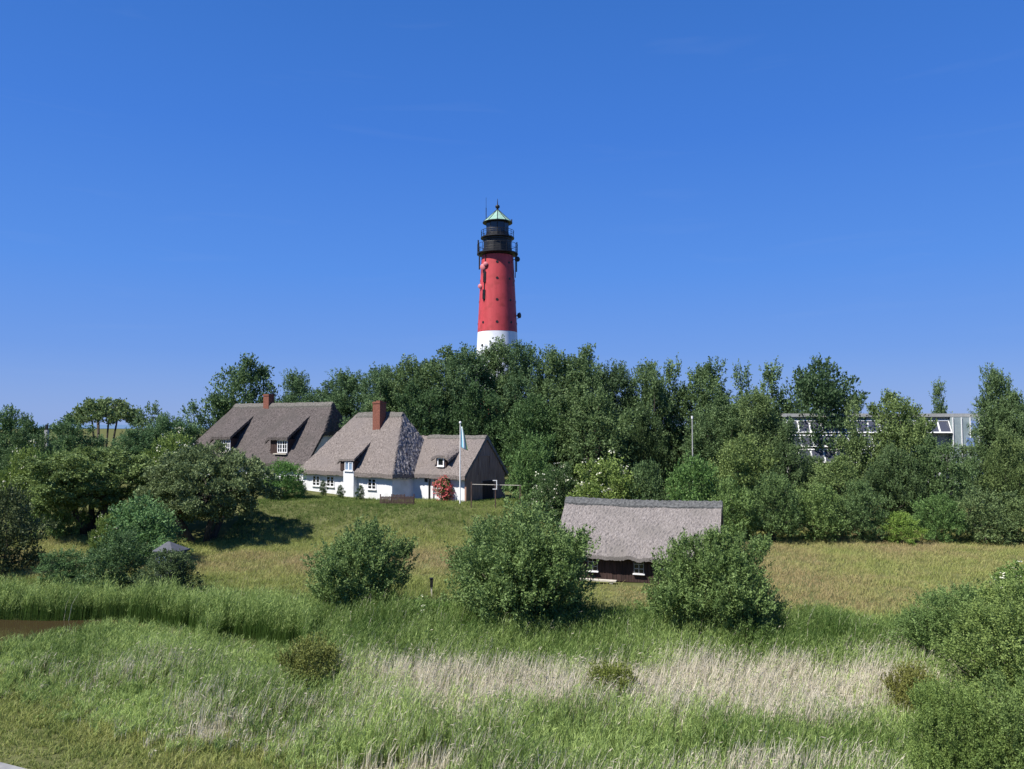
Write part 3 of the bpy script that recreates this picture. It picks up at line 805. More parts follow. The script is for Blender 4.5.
PROTO = {}
def proto(key, H, R, z0, nb, shoots, nleaf, leaf, mat, trad=0.2, stems=1, spread=0.3, nl=9, bloom=None, seed=None, **kw):
    seed = seed if seed is not None else sum(ord(c) * (i + 3) for i, c in enumerate(key))
    V, Q, t, B, rb = crown(seed, H, R, z0, nb, shoots, nleaf, leaf, **kw)
    me = np_mesh(key + '_crown', V, Q, M[mat], tint=t)
    tk = raw_mesh(trunk_mesh(seed, B, z0 + 0.12 * (H - z0), trad, stems, spread, nl), key + '_trunk', M['bark'])
    fl_ = None
    if bloom:
        r = np.random.default_rng(seed + 5)
        nbm, bsz, bmat, per = bloom
        idx = r.integers(0, len(B), nbm)
        d_ = unit(r.normal(0, 1, (nbm, 3)) + unit(B[idx] - np.array([0, 0, (H + z0) / 2])) * 0.8 + np.array([0, -0.3, 0.5]))
        c = B[idx] + d_ * (rb[idx] * 1.15 + leaf)[:, None]
        ci = np.repeat(np.arange(nbm), per)
        n = len(ci)
        P = c[ci] + r.normal(0, bsz * 0.55, (n, 3)) * np.array([1, 1, 0.45])
        P[:, 2] = np.maximum(P[:, 2], 0.1)
        A = unit(r.normal(0, 1, (n, 3)) * np.array([1, 1, 0.4])); N = unit(d_[ci] + r.normal(0, 0.35, (n, 3)))
        Ln = bsz * r.uniform(0.5, 0.9, n)
        Vb, Qb = leaf_quads(P, A, N, Ln, Ln * 0.9)
        fl_ = np_mesh(key + '_blossom', Vb, Qb, M[bmat], tint=np.repeat(r.random(n), 4))
    c4 = V.reshape(-1, 4, 3).mean(1)
    Rm = 0.5 * (np.percentile(np.abs(c4[:, 0]), 98.0) + np.percentile(np.abs(c4[:, 1]), 98.0)); Hm = np.percentile(c4[:, 2], 99.5)
    PROTO[key] = (Hm, c4[:, :2].copy(), me, tk, fl_)

# kinds of trees: H, R, crown base, boughs, sprigs per bough, leaves per sprig, leaf length
for k_, (h_, r_, s_) in zip('abcd', ((15, 3.3, 1), (16, 3.0, 2), (14.5, 3.6, 3), (15.5, 3.2, 4))):
    proto('poplar_' + k_, h_, r_, 0.4, 54, 22, 32, 0.21, 'leaf_grey', 0.28, nl=14, up=1.0, br=(0.24, 0.40), sl=(0.8, 1.8), spw=0.22, slim=0.2, seed=s_ * 11)
for k_, s_ in zip('ab', (5, 6)):
    proto('spire_' + k_, 14, 1.7, 0.4, 26, 18, 26, 0.23, 'leaf_grey', 0.2, nl=12, up=1.7, br=(0.35, 0.55), sl=(0.9, 2.0), spw=0.18, slim=0.8, seed=s_ * 13)
for k_, s_ in zip('abc', (7, 8, 9)):
    proto('round_' + k_, 10, 4.0, 0.1, 46, 28, 20, 0.22, 'leaf_green', 0.25, nl=14, up=0.7, br=(0.22, 0.36), sl=(0.6, 1.3), spw=0.20, slim=0.25, seed=s_ * 17)
for k_, s_ in zip('abc', (10, 11, 12)):
    proto('shrub_' + k_, 5.0, 2.8, -0.3, 26, 28, 20, 0.17, 'leaf_green', 0.1, stems=3, up=0.6, br=(0.26, 0.4), sl=(0.4, 0.9), spw=0.14, slim=0.2, seed=s_ * 19)
proto('elder_a', 4.5, 2.6, -0.3, 26, 26, 20, 0.17, 'leaf_yellow', 0.1, stems=3, up=0.4, br=(0.24, 0.38), sl=(0.3, 0.7), spw=0.14, slim=0.2, seed=31, bloom=(170, 0.18, 'blossom', 4))
proto('elder_b', 4.5, 2.6, -0.3, 26, 26, 20, 0.17, 'leaf_green', 0.1, stems=3, up=0.4, br=(0.24, 0.38), sl=(0.3, 0.7), spw=0.14, slim=0.2, seed=32, bloom=(150, 0.2, 'blossom', 5))
proto('thorn_a', 8.0, 4.6, 2.2, 70, 40, 18, 0.15, 'leaf_dark', 0.2, stems=4, spread=0.9, nl=28, up=0.1, br=(0.14, 0.25), sl=(0.2, 0.45), spw=0.15, slim=0.1, wid=0.75, seed=41)
proto('thorn_b', 6.8, 6.2, 1.6, 92, 40, 18, 0.15, 'leaf_dark', 0.24, stems=3, spread=1.5, nl=30, up=0.1, br=(0.13, 0.24), sl=(0.2, 0.45), spw=0.15, slim=0.05, wid=0.75, seed=42)
proto('umbrella_a', 9.0, 4.0, 7.0, 34, 16, 16, 0.24, 'leaf_green', 0.10, stems=5, spread=0.9, nl=30, up=0.6, br=(0.14, 0.22), sl=(0.4, 0.9), spw=0.16, seed=43, shape='dome')
proto('open_a', 9.0, 3.2, 2.0, 26, 12, 16, 0.24, 'leaf_grey', 0.16, stems=2, spread=0.5, nl=20, up=0.9, br=(0.18, 0.32), sl=(0.6, 1.3), spw=0.16, slim=0.3, seed=44)

def plant(kind, cat, label, px, D, top, wpx, key, col=(1, 1, 1), group=None, rot=None, base=None, zs=None):
    """a tree or bush standing on the terrain at distance D, with real height and spread"""
    X = wx(px, D)
    z = tz(X, D) if base is None else base
    H = EYE + (HORIZON - top) * D / FOC - z
    H0, xy, me, tk, fl_ = PROTO[key]
    if rot is None: rot = random.Random(int(px * 7 + D)).uniform(0, 6.28)
    xr = xy[:, 0] * math.cos(rot) - xy[:, 1] * math.sin(rot)      # real spread of the crown across the view
    lo, hi = np.percentile(xr, 0.25), np.percentile(xr, 99.75)
    S = wpx * D / FOC / (hi - lo); Z = H / H0
    X -= S * (lo + hi) / 2
    z = tz(X, D) if base is None else base
    root = empty(kind, (X, D, z), rot)
    root.scale = (S, S, Z)
    tag(root, label, cat, group)
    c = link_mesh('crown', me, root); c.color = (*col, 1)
    link_mesh('trunk' if cat == 'tree' else 'stems', tk, root)
    if fl_: link_mesh('blossoms', fl_, root)
    return root

G_W = 'trees of the dense wood behind the cottage'
G_R = 'trees of the belt on the right'
G_S = 'shrubs along the field edge'
G_L = 'trees on the left'
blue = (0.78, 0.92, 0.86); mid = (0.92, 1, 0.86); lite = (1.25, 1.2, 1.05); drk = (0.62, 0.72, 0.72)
T = [
 # back row of the wood
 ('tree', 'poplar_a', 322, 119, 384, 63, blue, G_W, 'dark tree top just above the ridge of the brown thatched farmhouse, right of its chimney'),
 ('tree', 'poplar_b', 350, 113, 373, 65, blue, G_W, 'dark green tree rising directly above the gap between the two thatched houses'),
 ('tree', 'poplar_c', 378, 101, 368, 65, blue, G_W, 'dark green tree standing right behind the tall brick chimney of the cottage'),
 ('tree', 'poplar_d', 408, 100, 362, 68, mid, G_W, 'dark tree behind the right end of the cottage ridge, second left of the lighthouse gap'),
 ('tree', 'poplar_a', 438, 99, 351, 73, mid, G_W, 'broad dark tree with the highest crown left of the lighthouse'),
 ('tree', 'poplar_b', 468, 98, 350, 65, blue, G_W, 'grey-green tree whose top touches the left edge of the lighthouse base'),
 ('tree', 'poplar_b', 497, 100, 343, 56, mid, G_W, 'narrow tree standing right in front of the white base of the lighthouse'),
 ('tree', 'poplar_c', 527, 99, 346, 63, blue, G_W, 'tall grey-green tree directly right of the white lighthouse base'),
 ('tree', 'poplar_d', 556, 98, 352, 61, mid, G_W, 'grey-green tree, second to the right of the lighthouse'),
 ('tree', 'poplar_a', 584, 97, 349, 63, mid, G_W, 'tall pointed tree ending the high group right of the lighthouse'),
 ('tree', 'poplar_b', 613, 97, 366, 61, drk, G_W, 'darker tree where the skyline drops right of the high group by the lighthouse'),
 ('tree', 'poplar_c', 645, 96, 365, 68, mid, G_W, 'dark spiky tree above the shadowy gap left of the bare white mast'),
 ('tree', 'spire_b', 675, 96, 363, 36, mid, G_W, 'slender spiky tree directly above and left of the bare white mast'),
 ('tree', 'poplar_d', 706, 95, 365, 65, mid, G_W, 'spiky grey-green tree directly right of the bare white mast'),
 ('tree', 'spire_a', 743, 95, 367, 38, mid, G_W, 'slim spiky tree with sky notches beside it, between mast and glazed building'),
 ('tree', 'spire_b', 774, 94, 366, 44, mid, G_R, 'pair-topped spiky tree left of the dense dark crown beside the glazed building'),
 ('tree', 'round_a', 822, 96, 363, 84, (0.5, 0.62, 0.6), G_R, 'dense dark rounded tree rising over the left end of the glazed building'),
 # middle rows
 ('tree', 'round_b', 425, 90, 388, 70, (0.5, 0.65, 0.55), G_W, 'very dark tree in shade between cottage ridge and wing roof'),  # shade put into the darkened crown colour
 ('tree', 'round_c', 480, 90, 384, 70, (0.5, 0.65, 0.55), G_W, 'very dark shaded tree directly behind the wing roof and flagpole'),  # shade behind the wing painted by a darker crown colour
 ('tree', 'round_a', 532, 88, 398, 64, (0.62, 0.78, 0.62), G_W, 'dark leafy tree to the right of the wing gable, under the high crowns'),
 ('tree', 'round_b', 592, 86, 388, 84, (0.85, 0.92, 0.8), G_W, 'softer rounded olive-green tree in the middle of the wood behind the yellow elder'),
 ('tree', 'round_c', 646, 87, 408, 50, (0.5, 0.58, 0.5), G_W, 'darkest tree of the wood, in the shadowy hollow left of the bare mast'),  # shadow of the hollow put into the crown colour
 ('tree', 'poplar_a', 716, 82, 400, 68, mid, G_W, 'mid-green tree half covering the foot of the spiky trees right of the bare mast'),
 ('tree', 'poplar_b', 756, 80, 392, 56, (1.1, 1.12, 0.9), G_R, 'light green tree in front of the slim spiky tree left of the glazed building'),
 ('tree', 'poplar_c', 782, 79, 422, 48, (0.85, 0.92, 0.8), G_R, 'green tree covering the lower left corner of the glazed building'),
 ('tree', 'spire_a', 852, 80, 401, 38, (1.2, 1.2, 0.95), G_R, 'light green pointed tree in front of the left panes of the glazed building'),
 ('tree', 'round_b', 901, 80, 395, 72, (1.15, 1.15, 0.9), G_R, 'broad light green tree dividing the glazed building into two visible ends'),
 ('tree', 'spire_b', 941, 107, 383, 24, mid, G_R, 'slim isolated spire against the sky over the right end of the glazed building'),
 ('tree', 'poplar_d', 995, 82, 371, 44, mid, G_R, 'tall pointed tree right of the sky-reflecting panels of the glazed building'),
 ('tree', 'poplar_a', 1019, 80, 396, 46, mid, G_R, 'rightmost tree, cut by the edge of the picture above the hedge'),
 ('tree', 'round_c', 834, 74, 457, 66, (1.2, 1.2, 0.95), G_R, 'rounded green tree below the left panes of the glazed building'),
 ('tree', 'round_a', 892, 73, 448, 56, (0.72, 0.8, 0.72), G_R, 'rounded green tree below the broad light green tree, mid hedge'),
 ('tree', 'round_b', 940, 73, 440, 54, (0.85, 0.95, 0.85), G_R, 'rounded green tree left of the sky-reflecting panels of the glazed building'),
 ('tree', 'round_c', 1006, 73, 430, 50, (1.05, 1.05, 0.85), G_R, 'olive-green tree right of the sky-reflecting panels, second from the right edge'),
 ('tree', 'round_a', 742, 72, 438, 70, (1.25, 1.22, 0.9), G_R, 'light green rounded tree behind the right end of the shed roof'),
 ('tree', 'poplar_d', 812, 83, 456, 40, (0.9, 0.98, 0.85), G_R, 'leafy tree in front of the lowest panes at the left end of the glazed building'),
 ('tree', 'spire_b', 966, 82, 446, 30, (1.0, 1.05, 0.95), G_R, 'thin pale green tree standing before the upright glazing with sky-reflecting panels'),
 # shrubs at the field edge
 ('shrub', 'shrub_a', 530, 74, 434, 50, (0.9, 1.1, 0.8), G_S, 'fresh green shrub directly right of the dark gable of the wing'),
 ('elder_bush', 'elder_b', 553, 69, 465, 48, (0.75, 0.85, 0.75), G_S, 'green elder bush with white blossom left of the yellow-green elder behind the shed'),
 ('elder_bush', 'elder_a', 604, 67, 459, 76, (1, 1, 1), G_S, 'yellow-green flowering elder above the left end of the shed roof'),
 ('shrub', 'shrub_b', 648, 66, 462, 50, (0.75, 0.85, 0.75), G_S, 'dark green shrub right of the yellow-green elder behind the shed'),
 ('shrub', 'shrub_c', 690, 66, 458, 66, (0.95, 1.2, 0.8), G_S, 'bright green rounded shrub at the foot of the bare mast'),
 ('shrub', 'shrub_a', 728, 63.5, 478, 56, (1.2, 1.3, 0.95), G_S, 'green shrub just beyond the right gable of the shed'),
 ('shrub', 'shrub_b', 768, 63, 474, 62, (0.9, 1.0, 0.8), G_S, 'light green shrub at the field edge, first right of the shed roof'),
 ('shrub', 'shrub_c', 812, 64, 484, 54, (1.3, 1.35, 1.0), G_S, 'green shrub at the field edge below the left end of the glazed building'),
 ('shrub', 'shrub_a', 858, 63.5, 482, 60, (0.85, 0.95, 0.8), G_S, 'dull green shrub at the field edge below the middle of the glazed building'),
 ('shrub', 'shrub_b', 896, 62.5, 512, 36, (1.4, 1.5, 0.7), G_S, 'small yellowish green shrub at the foot of the hedge on the far field edge'),
 ('shrub', 'shrub_c', 930, 63, 494, 56, (1.0, 1.2, 0.85), G_S, 'green shrub at the field edge below the right end of the glazed building'),
 ('shrub', 'shrub_a', 978, 63, 490, 60, (1.05, 1.05, 0.95), G_S, 'greyish shrub at the field edge under the sky-reflecting panels'),
 ('shrub', 'shrub_b', 1016, 62, 498, 46, (1.1, 1.1, 0.95), G_S, 'last shrub of the field edge at the right border of the picture'),
 # left side, far
 ('tree', 'round_c', 243, 131, 360, 88, (0.72, 0.85, 0.75), G_L, 'big dark domed tree rising behind the left end of the brown thatched roof'),
 ('tree', 'poplar_b', 297, 124, 374, 46, blue, G_L, 'grey-green tree with pointed twigs right of the big domed tree'),
 ('tree', 'open_a', 200, 128, 402, 52, (0.9, 1.05, 1.1), G_L, 'thin bluish tree left of the brown thatched roof'),
 ('tree', 'open_a', 150, 112, 404, 46, (0.95, 1.05, 1.0), G_L, 'sparse see-through tree right of the flat-topped tree on the left skyline'),
 ('tree', 'umbrella_a', 103, 112, 399, 66, (1.1, 1.1, 0.95), G_L, 'flat-topped umbrella-shaped tree with bare stems on the left skyline'),
 ('tree', 'round_a', 14, 96, 410, 70, (0.7, 0.85, 0.75), G_L, 'dark round tree cut by the left edge on the skyline'),
 ('tree', 'round_b', 72, 92, 419, 62, (0.72, 0.88, 0.8), G_L, 'dark green tree below and left of the umbrella-shaped tree'),
 ('tree', 'round_c', 130, 94, 431, 70, (0.7, 0.9, 0.85), G_L, 'blue-green tree right below the umbrella-shaped tree'),
 ('tree', 'round_a', 170, 98, 416, 54, (0.7, 0.9, 0.85), G_L, 'blue-green tree touching the left slope of the brown thatched roof'),
 ('tree', 'round_b', 30, 82, 432, 60, (0.62, 0.75, 0.65), G_L, 'dark tree in the second row beside the pale post on the far left'),
 # left side, middle
 ('elder_bush', 'elder_a', 172, 72, 435, 64, (0.9, 0.92, 0.9), G_L, 'yellow-green flowering elder below the left corner of the brown thatched roof'),
 ('elder_bush', 'elder_a', 24, 66, 449, 48, (1, 1, 1), G_L, 'yellow-green flowering elder close to the left edge'),
 ('shrub', 'shrub_a', 60, 63.5, 451, 52, (1.15, 1.25, 0.85), G_L, 'mid-green shrub between the left yellow elder and the spreading thorn tree'),
 ('tree', 'thorn_a', 97, 65, 449, 112, (1.1, 1.2, 0.9), G_L, 'round-crowned thorn tree with forked bare trunks at left'),
 ('tree', 'thorn_b', 206, 63, 447, 142, (0.95, 1, 0.95), G_L, 'wide spreading thorn tree with crooked low trunk in front of the brown thatched house'),
 ('shrub', 'shrub_c', 284, 76, 461, 44, (0.9, 1.25, 0.75), G_L, 'fresh green shrub at the left front corner of the white cottage'),
 ('shrub', 'shrub_b', 8, 50, 488, 84, (0.62, 0.58, 0.55), G_L, 'dark brownish shrub cut by the left edge above the pond reeds'),
 ('shrub', 'shrub_c', 148, 53, 498, 84, (0.85, 1.1, 0.9), G_L, 'leafy green shrub between the two thorn trees'),
 ('elder_bush', 'elder_a', 108, 52, 514, 30, (1, 1, 1), G_L, 'small yellow-green elder under the round-crowned thorn tree'),
 ('shrub', 'shrub_a', 124, 45.5, 532, 66, (0.65, 0.8, 0.7), G_L, 'dull green bramble shrub directly left of the tiny hut'),
 ('shrub', 'shrub_b', 172, 42.4, 550, 62, (0.62, 0.66, 0.6), G_L, 'dark bramble shrub covering the front of the tiny hut'),
 ('shrub', 'shrub_a', 72, 47, 548, 64, (0.75, 0.95, 0.8), G_L, 'low green bramble shrub right of the dark shrub, above the pond'),
]
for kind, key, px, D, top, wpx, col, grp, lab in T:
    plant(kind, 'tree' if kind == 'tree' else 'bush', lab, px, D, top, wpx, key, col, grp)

# near bushes, each with its own leaves
proto('bush_a', 4.3, 2.5, -0.3, 30, 34, 40, 0.14, 'leaf_bush', 0.06, stems=5, spread=0.5, nl=20, up=1.0, br=(0.22, 0.4), sl=(0.5, 1.1), spw=0.10, slim=0.55, wid=0.45, flare=0.0, seed=51)
proto('bush_b', 5.4, 3.6, -0.3, 44, 40, 40, 0.14, 'leaf_bush', 0.08, stems=6, spread=0.6, nl=24, up=0.9, br=(0.2, 0.36), sl=(0.5, 1.2), spw=0.11, slim=0.55, wid=0.45, flare=0.0, seed=52)
proto('bush_c', 4.6, 3.8, -0.3, 52, 40, 40, 0.13, 'leaf_bush', 0.08, stems=6, spread=0.6, nl=24, up=0.8, br=(0.2, 0.34), sl=(0.4, 0.9), spw=0.10, slim=0.2, wid=0.42, flare=0.0, seed=53)
proto('bush_d', 5.0, 3.0, -0.3, 40, 44, 44, 0.11, 'leaf_bush', 0.07, stems=6, spread=0.6, nl=24, up=1.0, br=(0.22, 0.38), sl=(0.4, 1.0), spw=0.09, slim=0.35, wid=0.42, flare=0.0, seed=54)
proto('bush_f', 5.2, 2.8, -0.3, 36, 44, 44, 0.11, 'leaf_bush', 0.07, stems=6, spread=0.6, nl=24, up=1.0, br=(0.22, 0.38), sl=(0.4, 1.0), spw=0.09, slim=0.4, wid=0.42, flare=0.0, seed=56)
proto('bush_e', 1.4, 1.2, -0.1, 22, 34, 26, 0.075, 'leaf_brown', 0.03, stems=4, spread=0.2, nl=12, up=0.7, br=(0.26, 0.42), sl=(0.25, 0.5), spw=0.05, slim=0.1, wid=0.45, seed=55)
B_ = [
 ('willow_bush', 'bush_a', 361, 39.0, 525, 96, (1.0, 1.12, 1.0), 'grey-green willow bush standing alone left of centre in the meadow'),
 ('willow_bush', 'bush_b', 517, 36.2, 508, 146, (0.95, 1.08, 0.95), 'tall willow bush covering the left end of the shed'),
 ('willow_bush', 'bush_c', 713, 35.0, 532, 140, (0.95, 1.08, 0.9), 'broad dome-shaped green bush in front of the right end of the shed'),
 ('willow_bush', 'bush_d', 948, 30.5, 587, 118, (1.0, 1.15, 0.95), 'green bush at the far end of the right foreground thicket, against the field'),
 ('willow_bush', 'bush_f', 1020, 26.0, 588, 156, (1.2, 1.25, 0.95), 'tall green bush at the right edge in the middle of the foreground thicket'),
 ('willow_bush', 'bush_d', 944, 20.2, 680, 92, (1.2, 1.3, 0.95), 'small green bush at the lower left end of the right foreground thicket'),
 ('willow_bush', 'bush_f', 1022, 19.4, 670, 128, (1.05, 1.15, 0.9), 'green bush in the lower right corner, right of a dark gap in the thicket'),
 ('low_bush', 'bush_e', 315, 28.2, 636, 62, (1.25, 1.5, 0.9), 'small olive-green bush among the reeds left of centre'),
 ('low_bush', 'bush_e', 611, 26.6, 657, 56, (1.5, 1.9, 1.0), 'small yellowish green bush among the pale reeds'),
 ('low_bush', 'bush_e', 906, 25.2, 662, 56, (1.35, 1.5, 0.9), 'olive-brown twiggy bush at the left foot of the right foreground thicket'),
 ('elder_bush', 'elder_b', 1022, 38, 562, 60, (1.2, 1.3, 0.8), 'white-blossoming elder bush at the right edge above the thicket'),
]
for kind, key, px, D, top, wpx, col, lab in B_:
    plant(kind, 'bush', lab, px, D, top, wpx, key, col)

# flowering herb, rose, wall plants
proto('herb_a', 1.3, 0.75, 0.1, 14, 20, 6, 0.10, 'leaf_green', 0.02, stems=4, spread=0.2, up=0.6, br=(0.25, 0.4), sl=(0.2, 0.4), spw=0.06, seed=61, bloom=(44, 0.11, 'blossom', 6))
plant('cow_parsley', 'plant', 'clump of white-flowering cow parsley between the two willow bushes', 419, 36.0, 594, 34, 'herb_a', (1.2, 1.3, 0.9))
plant('herb', 'plant', 'bright green leafy herb at the left foot of the tall willow bush', 447, 36.2, 600, 28, 'shrub_a', (1.3, 1.6, 0.8))
proto('rose_a', 2.0, 0.95, 0.15, 20, 18, 6, 0.13, 'leaf_dark', 0.03, stems=4, spread=0.3, up=0.4, br=(0.25, 0.4), sl=(0.2, 0.4), spw=0.08, seed=62, bloom=(380, 0.2, 'rose', 4))
plant('rose_bush', 'bush', 'rose bush full of red blossom beside the flagpole at the wing door', 445.5, 77.2, 476, 23, 'rose_a', (0.9, 1, 0.8))
for px, lab in ((325, 'small dark plant growing between the two left windows of the cottage'), (342, 'thin dark plant under the left side of the cottage dormer'), (361, 'small dark plant right of the white dormer wall of the cottage'), (304, 'small dark plant at the left corner of the cottage wall')):
    Dp = 82 - (px - 300) * 0.055 - 1.2
    plant('wall_plant', 'plant', lab, px, Dp, 480 if px == 325 else 485, 9, 'shrub_b', (0.5, 0.6, 0.5), 'plants along the cottage wall')

# ------------------------------------------------------------------ grass, reeds (uncountable)
def vnoise(x, y, s, seed):
    r = np.random.default_rng(seed); T_ = r.random((64, 64))
    u, v = x / s, y / s
    i, j = np.floor(u).astype(int), np.floor(v).astype(int)
    f, g_ = sm(u - i), sm(v - j)
    a_ = T_[i % 64, j % 64]; b_ = T_[(i + 1) % 64, j % 64]; c_ = T_[i % 64, (j + 1) % 64]; d_ = T_[(i + 1) % 64, (j + 1) % 64]
    return (a_ * (1 - f) + b_ * f) * (1 - g_) + (c_ * (1 - f) + d_ * f) * g_

def blades(X, Y, H, W, lean_x, tint, r, bend=0.25, z=None):
    """one curved blade per point: two quads"""
    n = len(X)
    yaw = r.uniform(0, PI, n)
    sx, sy = np.cos(yaw) * W / 2, np.sin(yaw) * W / 2
    lx = lean_x + r.normal(0, bend, n); ly = r.normal(0, bend, n)
    Z = terrain(X, Y) if z is None else z
    rows = []
    for t, wf in ((0.0, 1.0), (0.55, 0.85), (1.0, 0.12)):
        ox = lx * H * t * t; oy = ly * H * t * t
        c = np.stack([X + ox, Y + oy, Z + H * t * (1 - 0.12 * t)], -1)
        off = np.stack([sx * wf, sy * wf, np.zeros(n)], -1)
        rows += [c - off, c + off]
    V = np.stack(rows, 1).reshape(-1, 3)
    b6 = (np.arange(n) * 6)[:, None]
    Q = np.concatenate([b6 + np.array([[0, 1, 3, 2]]), b6 + np.array([[2, 3, 5, 4]])])
    return V, Q, np.repeat(tint, 6)

def scatter(n, y0, y1, r, margin=1.14, tuft=6, spread=0.05):
    """ground points in the part of the marsh the photograph looks at (plus a margin)"""
    Y = np.sqrt(r.uniform(y0 ** 2, y1 ** 2, n))
    X = r.uniform(-1, 1, n) * (512 / FOC) * margin * Y
    m_ = n // tuft
    X = np.repeat(X[:m_], tuft) + r.normal(0, spread, m_ * tuft); Y = np.repeat(Y[:m_], tuft) + r.normal(0, spread, m_ * tuft)
    return X, Y

def ell(x, y, cx, cy, rx, ry): return np.clip(1 - ((x - cx) / rx) ** 2 - ((y - cy) / ry) ** 2, 0, 1)

SHED_POLY = [(11.6, 44.6), (13.6, 52.2), (4.2, 54.6), (1.8, 47.4)]
def clear(X, Y):
    return ~in_poly(X, Y, SHED_POLY) & ~in_poly(X, Y, pond_poly)

def reed_edge(X):      # far edge of the reed bed
    return np.interp(X, [-32, -20, -12, -7, 0, 7, 12, 16, 30], [40.5, 40.5, 39.5, 38.5, 37.5, 37, 36.5, 35.5, 35])
def mown_(X, Y):        # short bank along the road: metres beyond road edge where reeds start
    return road_side(X, Y) - (3.6 - 0.10 * (X + 14)) + 1.4 * (vnoise(X + 60, Y + 60, 2.5, 3) - 0.5)

def mown(X, Y): return mown_(X, Y) + 1.6 * (vnoise(X * 7 + 60, Y * 7 + 60, 2.0, 33) - 0.5)
# reeds
r = np.random.default_rng(101)
X, Y = scatter(480000, 19.0, 47.0, r, 1.14, 7, 0.06)
TID = np.repeat(r.random(len(X) // 7), 7)
edge = reed_edge(X) + 2.0 * (vnoise(X + 90, Y + 90, 3.0, 5) - 0.5)
dl = Y - np.interp(X, [-20, -17.5, -13.5, -9.5], [37.0, 36.6, 34.6, 32.6])     # the ditch that leaves the pond
gate = (X > -19.5) & (X < -9.0) & (vnoise(X + 90, 0 * Y + 90, 1.7, 15) > 0.38)
ditch = (np.abs(dl) < 0.7) & gate
ok = (Y < edge) & (mown(X, Y) > 0) & clear(X, Y) & ~ditch & (TID < 0.45 + 0.9 * vnoise(X + 90, Y + 90, 0.9, 6))
X, Y, TID = X[ok], Y[ok], TID[ok]
TRN = (TID * 7919.0) % 1.0
dry = 0.28 + 0.5 * (vnoise(X + 90, Y + 90, 4.0, 8) - 0.5) + 0.75 * (vnoise(X + 90, Y * 2.2 + 90, 1.3, 9) - 0.5)
dry += 1.0 * ell(X, Y, 8.6, 27.2, 6.5, 3.9) + 0.75 * ell(X, Y, 0.5, 27.4, 7, 2.8) + 0.6 * ell(X, Y, 7.4, 20.6, 3.6, 1.3) + 0.9 * ell(X, Y, -3.3, 21.6, 2.4, 0.8) + 0.45 * ell(X, Y, -8.5, 24.3, 6, 2.6)
dry -= 1.1 * ell(X, Y, 6.3, 22.4, 6, 1.4) + 0.8 * np.clip((Y - 30.3) / 2.5, 0, 1) + 0.3 * ell(X, Y, -6, 30.5, 7, 1.6)
isdry = np.where(r.random(len(X)) < 0.6, TRN, r.random(len(X))) < np.clip(dry, 0.03, 0.93)
tall = (1.05 + 0.3 * sm((Y - 29) / 5)) * (0.7 + 0.6 * vnoise(X + 90, Y + 90, 2.2, 12))
dl = Y - np.interp(X, [-40, -20, -17.5, -13.5, -9.5, -8], [38.2, 37.6, 36.6, 34.6, 32.6, 32.0])
tall = np.where((dl > 0) & (dl < 2.6) & (X < -8.5), 1.75 * (0.7 + 0.6 * vnoise(X + 90, Y + 90, 0.9, 13)), tall)
high = (dl > -0.2) & (dl < 2.6) & (X < -8.5)
tall = np.where((dl < -0.3) & (dl > -3.5) & (X < -8.5), 0.75, tall)
tall = np.where((X < -15) & (dl < 0), np.minimum(tall, 0.72), tall)
short = np.clip(mown(X, Y) / 2.5, 0.3, 1)
isdry &= ~(high & (r.random(len(X)) < 0.85))
xd, yd = X[isdry], Y[isdry]
keep = r.random(len(xd)) < 0.62
xd, yd = xd[keep], yd[keep]
Hd = (tall * short)[isdry][keep] * r.uniform(0.75, 1.2, len(xd))
V, Q, t = blades(xd, yd, Hd, r.uniform(0.012, 0.03, len(xd)), 0.16, np.clip(r.normal(0.55, 0.25, len(xd)), 0, 1), r, 0.12)
sh_ = r.random(len(xd)) < 0.16                                   # drooping seed heads on some stalks
tip = V.reshape(-1, 6, 3)[sh_][:, 4:].mean(1); ns_ = len(tip)
A = unit(np.stack([r.normal(0.7, 0.4, ns_), r.normal(0, 0.5, ns_), r.uniform(-0.3, 0.9, ns_)], -1))
V3, Q3 = leaf_quads(tip - A * 0.02, A, unit(r.normal(0, 1, (ns_, 3))), r.uniform(0.10, 0.2, ns_), r.uniform(0.02, 0.04, ns_))
Q = np.concatenate([Q, Q3 + len(V)]); V = np.concatenate([V, V3]); t = np.concatenate([t, np.repeat(r.uniform(0, 0.25, ns_), 4)])
o = link_mesh('dry_reeds', np_mesh('dry_reeds', V, Q, M['blade_dry'], tint=t))
tag(o, 'pale dry reed stalks filling the foreground marsh', 'reeds', kind='stuff')
xg, yg = X[~isdry], Y[~isdry]
Hg = (tall * short)[~isdry] * r.uniform(0.5, 1.1, len(xg))
tg_ = np.clip(0.05 - 0.28 * sm((yg - 29) / 4) * (xg > -9) + 0.45 * TRN[~isdry] + 0.4 * r.random(len(xg)) + 0.5 * (vnoise(xg + 90, yg + 90, 2.0, 14) - 0.5), 0, 1)
hg_ = high[~isdry]
ts_ = np.where(hg_, tg_ * 0.12, tg_)  # tall stems coloured darker to stand for shade beneath the leafy tops
V1, Q1, t1 = blades(xg, yg, Hg, r.uniform(0.012, 0.026, len(xg)) * np.where(hg_, 0.6, 1.0), 0.13, ts_, r, 0.10)
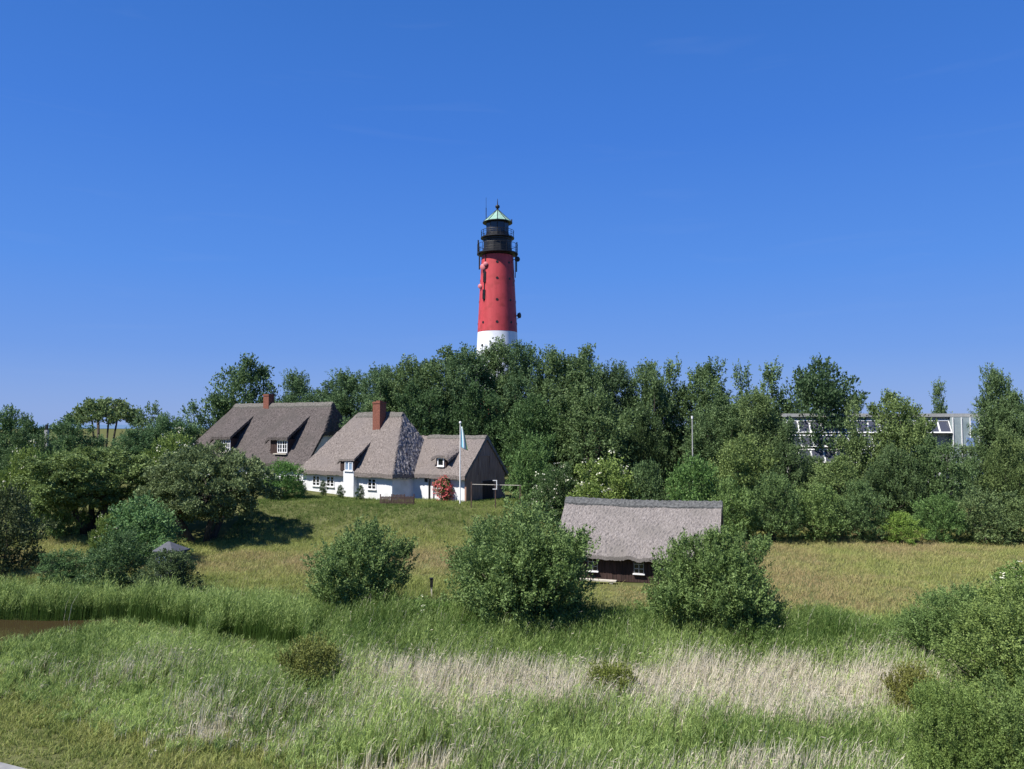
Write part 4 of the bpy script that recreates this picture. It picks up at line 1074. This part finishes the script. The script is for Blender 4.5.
# leaves on the green reeds
k = 3
xi = np.repeat(xg, k); yi = np.repeat(yg, k); hi = np.repeat(Hg, k) * r.uniform(0.45, 0.95, len(xg) * k)
n = len(xi)
hi = np.where(np.repeat(hg_, k), hi * 0.75 + 0.25 * np.repeat(Hg, k), hi)
P = np.stack([xi + 0.10 * hi, yi, terrain(xi, yi) + hi], -1) + r.normal(0, 0.02, (n, 3))
A = unit(np.stack([r.normal(0.2, 0.6, n), r.normal(0, 0.6, n), r.uniform(0.4, 1.7, n)], -1))
N = unit(np.stack([r.normal(0, 0.5, n), r.normal(0, 0.5, n), np.ones(n)], -1))
Ln = r.uniform(0.12, 0.26, n)
V2, Q2 = leaf_quads(P, A, N, Ln, r.uniform(0.012, 0.024, n))
V = np.concatenate([V1, V2]); Q = np.concatenate([Q1, Q2 + len(V1)])
t = np.concatenate([t1, np.repeat(np.clip(np.repeat(tg_, k) + r.normal(0, 0.15, n), 0, 1), 4)])
o = link_mesh('green_reeds', np_mesh('green_reeds', V, Q, M['blade_green'], tint=t))
tag(o, 'green reeds filling the foreground marsh around the pond and bushes', 'reeds', kind='stuff')

# meadow grass: mound, field, mown bank
r = np.random.default_rng(102)
X1, Y1 = scatter(560000, 33.0, 80.0, r, 1.1, 5, 0.07)
ok = (Y1 > reed_edge(X1) - 2.5) & clear(X1, Y1) & ~((X1 < 2) & (Y1 > 79)) & ~((X1 > 4) & (Y1 > 70)) & ~((X1 < -24) & (Y1 > 64))
X1, Y1 = X1[ok], Y1[ok]
X2, Y2 = scatter(170000, 19.0, 30.0, r, 1.14, 6, 0.04)
ok = (mown(X2, Y2) < 0.8) & (road_side(X2, Y2) > 0.0)
X2, Y2 = X2[ok], Y2[ok]
zz = terrain(X1, Y1)
br_ = 0.42 + 0.5 * (vnoise(X1 + 90, Y1 + 90, 6, 21) - 0.5) + 0.35 * (vnoise(X1 + 90, Y1 + 90, 1.5, 22) - 0.5)
br_ = br_ + np.where(X1 > 4, 0.30, 0.0) * sm((X1 - 4) / 6)                         # hay-coloured field on the right
br_ = br_ + 0.42 * (1 - sm(np.abs(Y1 - 54) / 8)) * (X1 < 6) - 0.30 * sm((zz - 0.4) / 1.0) + 0.08 * (X1 > 6)      # brown foot, greener slope of the mound
br_ = br_ - 0.40 * sm((-X1 - 14) / 8) * (Y1 < 48) - 0.75 * sm((42 - Y1) / 5)
t1 = np.clip(br_ + r.normal(0, 0.12, len(X1)), 0, 1)
H1 = r.uniform(0.15, 0.42, len(X1)) * np.where((Y1 < 46) & (X1 > 0) & (X1 < 12.5), 0.45, 1.0) * np.where(zz > 1.5, 0.7, 1.0) * np.where(X1 > 14, 0.8, 1.0) * (0.7 + 0.6 * vnoise(X1 + 90, Y1 + 90, 1.8, 23))
t2 = np.clip(0.38 + 0.30 * (vnoise(X2 + 90, Y2 + 90, 1.2, 25) - 0.4) + r.normal(0, 0.12, len(X2)), 0, 1)
H2 = r.uniform(0.06, 0.22, len(X2)) * np.clip(0.4 + road_side(X2, Y2) * 0.5, 0.4, 1.5)
XX = np.concatenate([X1, X2]); YY = np.concatenate([Y1, Y2])
W_ = np.concatenate([r.uniform(0.012, 0.03, len(X1)), r.uniform(0.012, 0.026, len(X2))])
V, Q, t = blades(XX, YY, np.concatenate([H1, H2]), W_, 0.1, np.concatenate([t1, t2]), r, 0.45)
o = link_mesh('meadow_grass', np_mesh('meadow_grass', V, Q, M['blade_meadow'], tint=t))
tag(o, 'hay-coloured and green meadow grass on the mound, the field and the road bank', 'grass', kind='stuff')
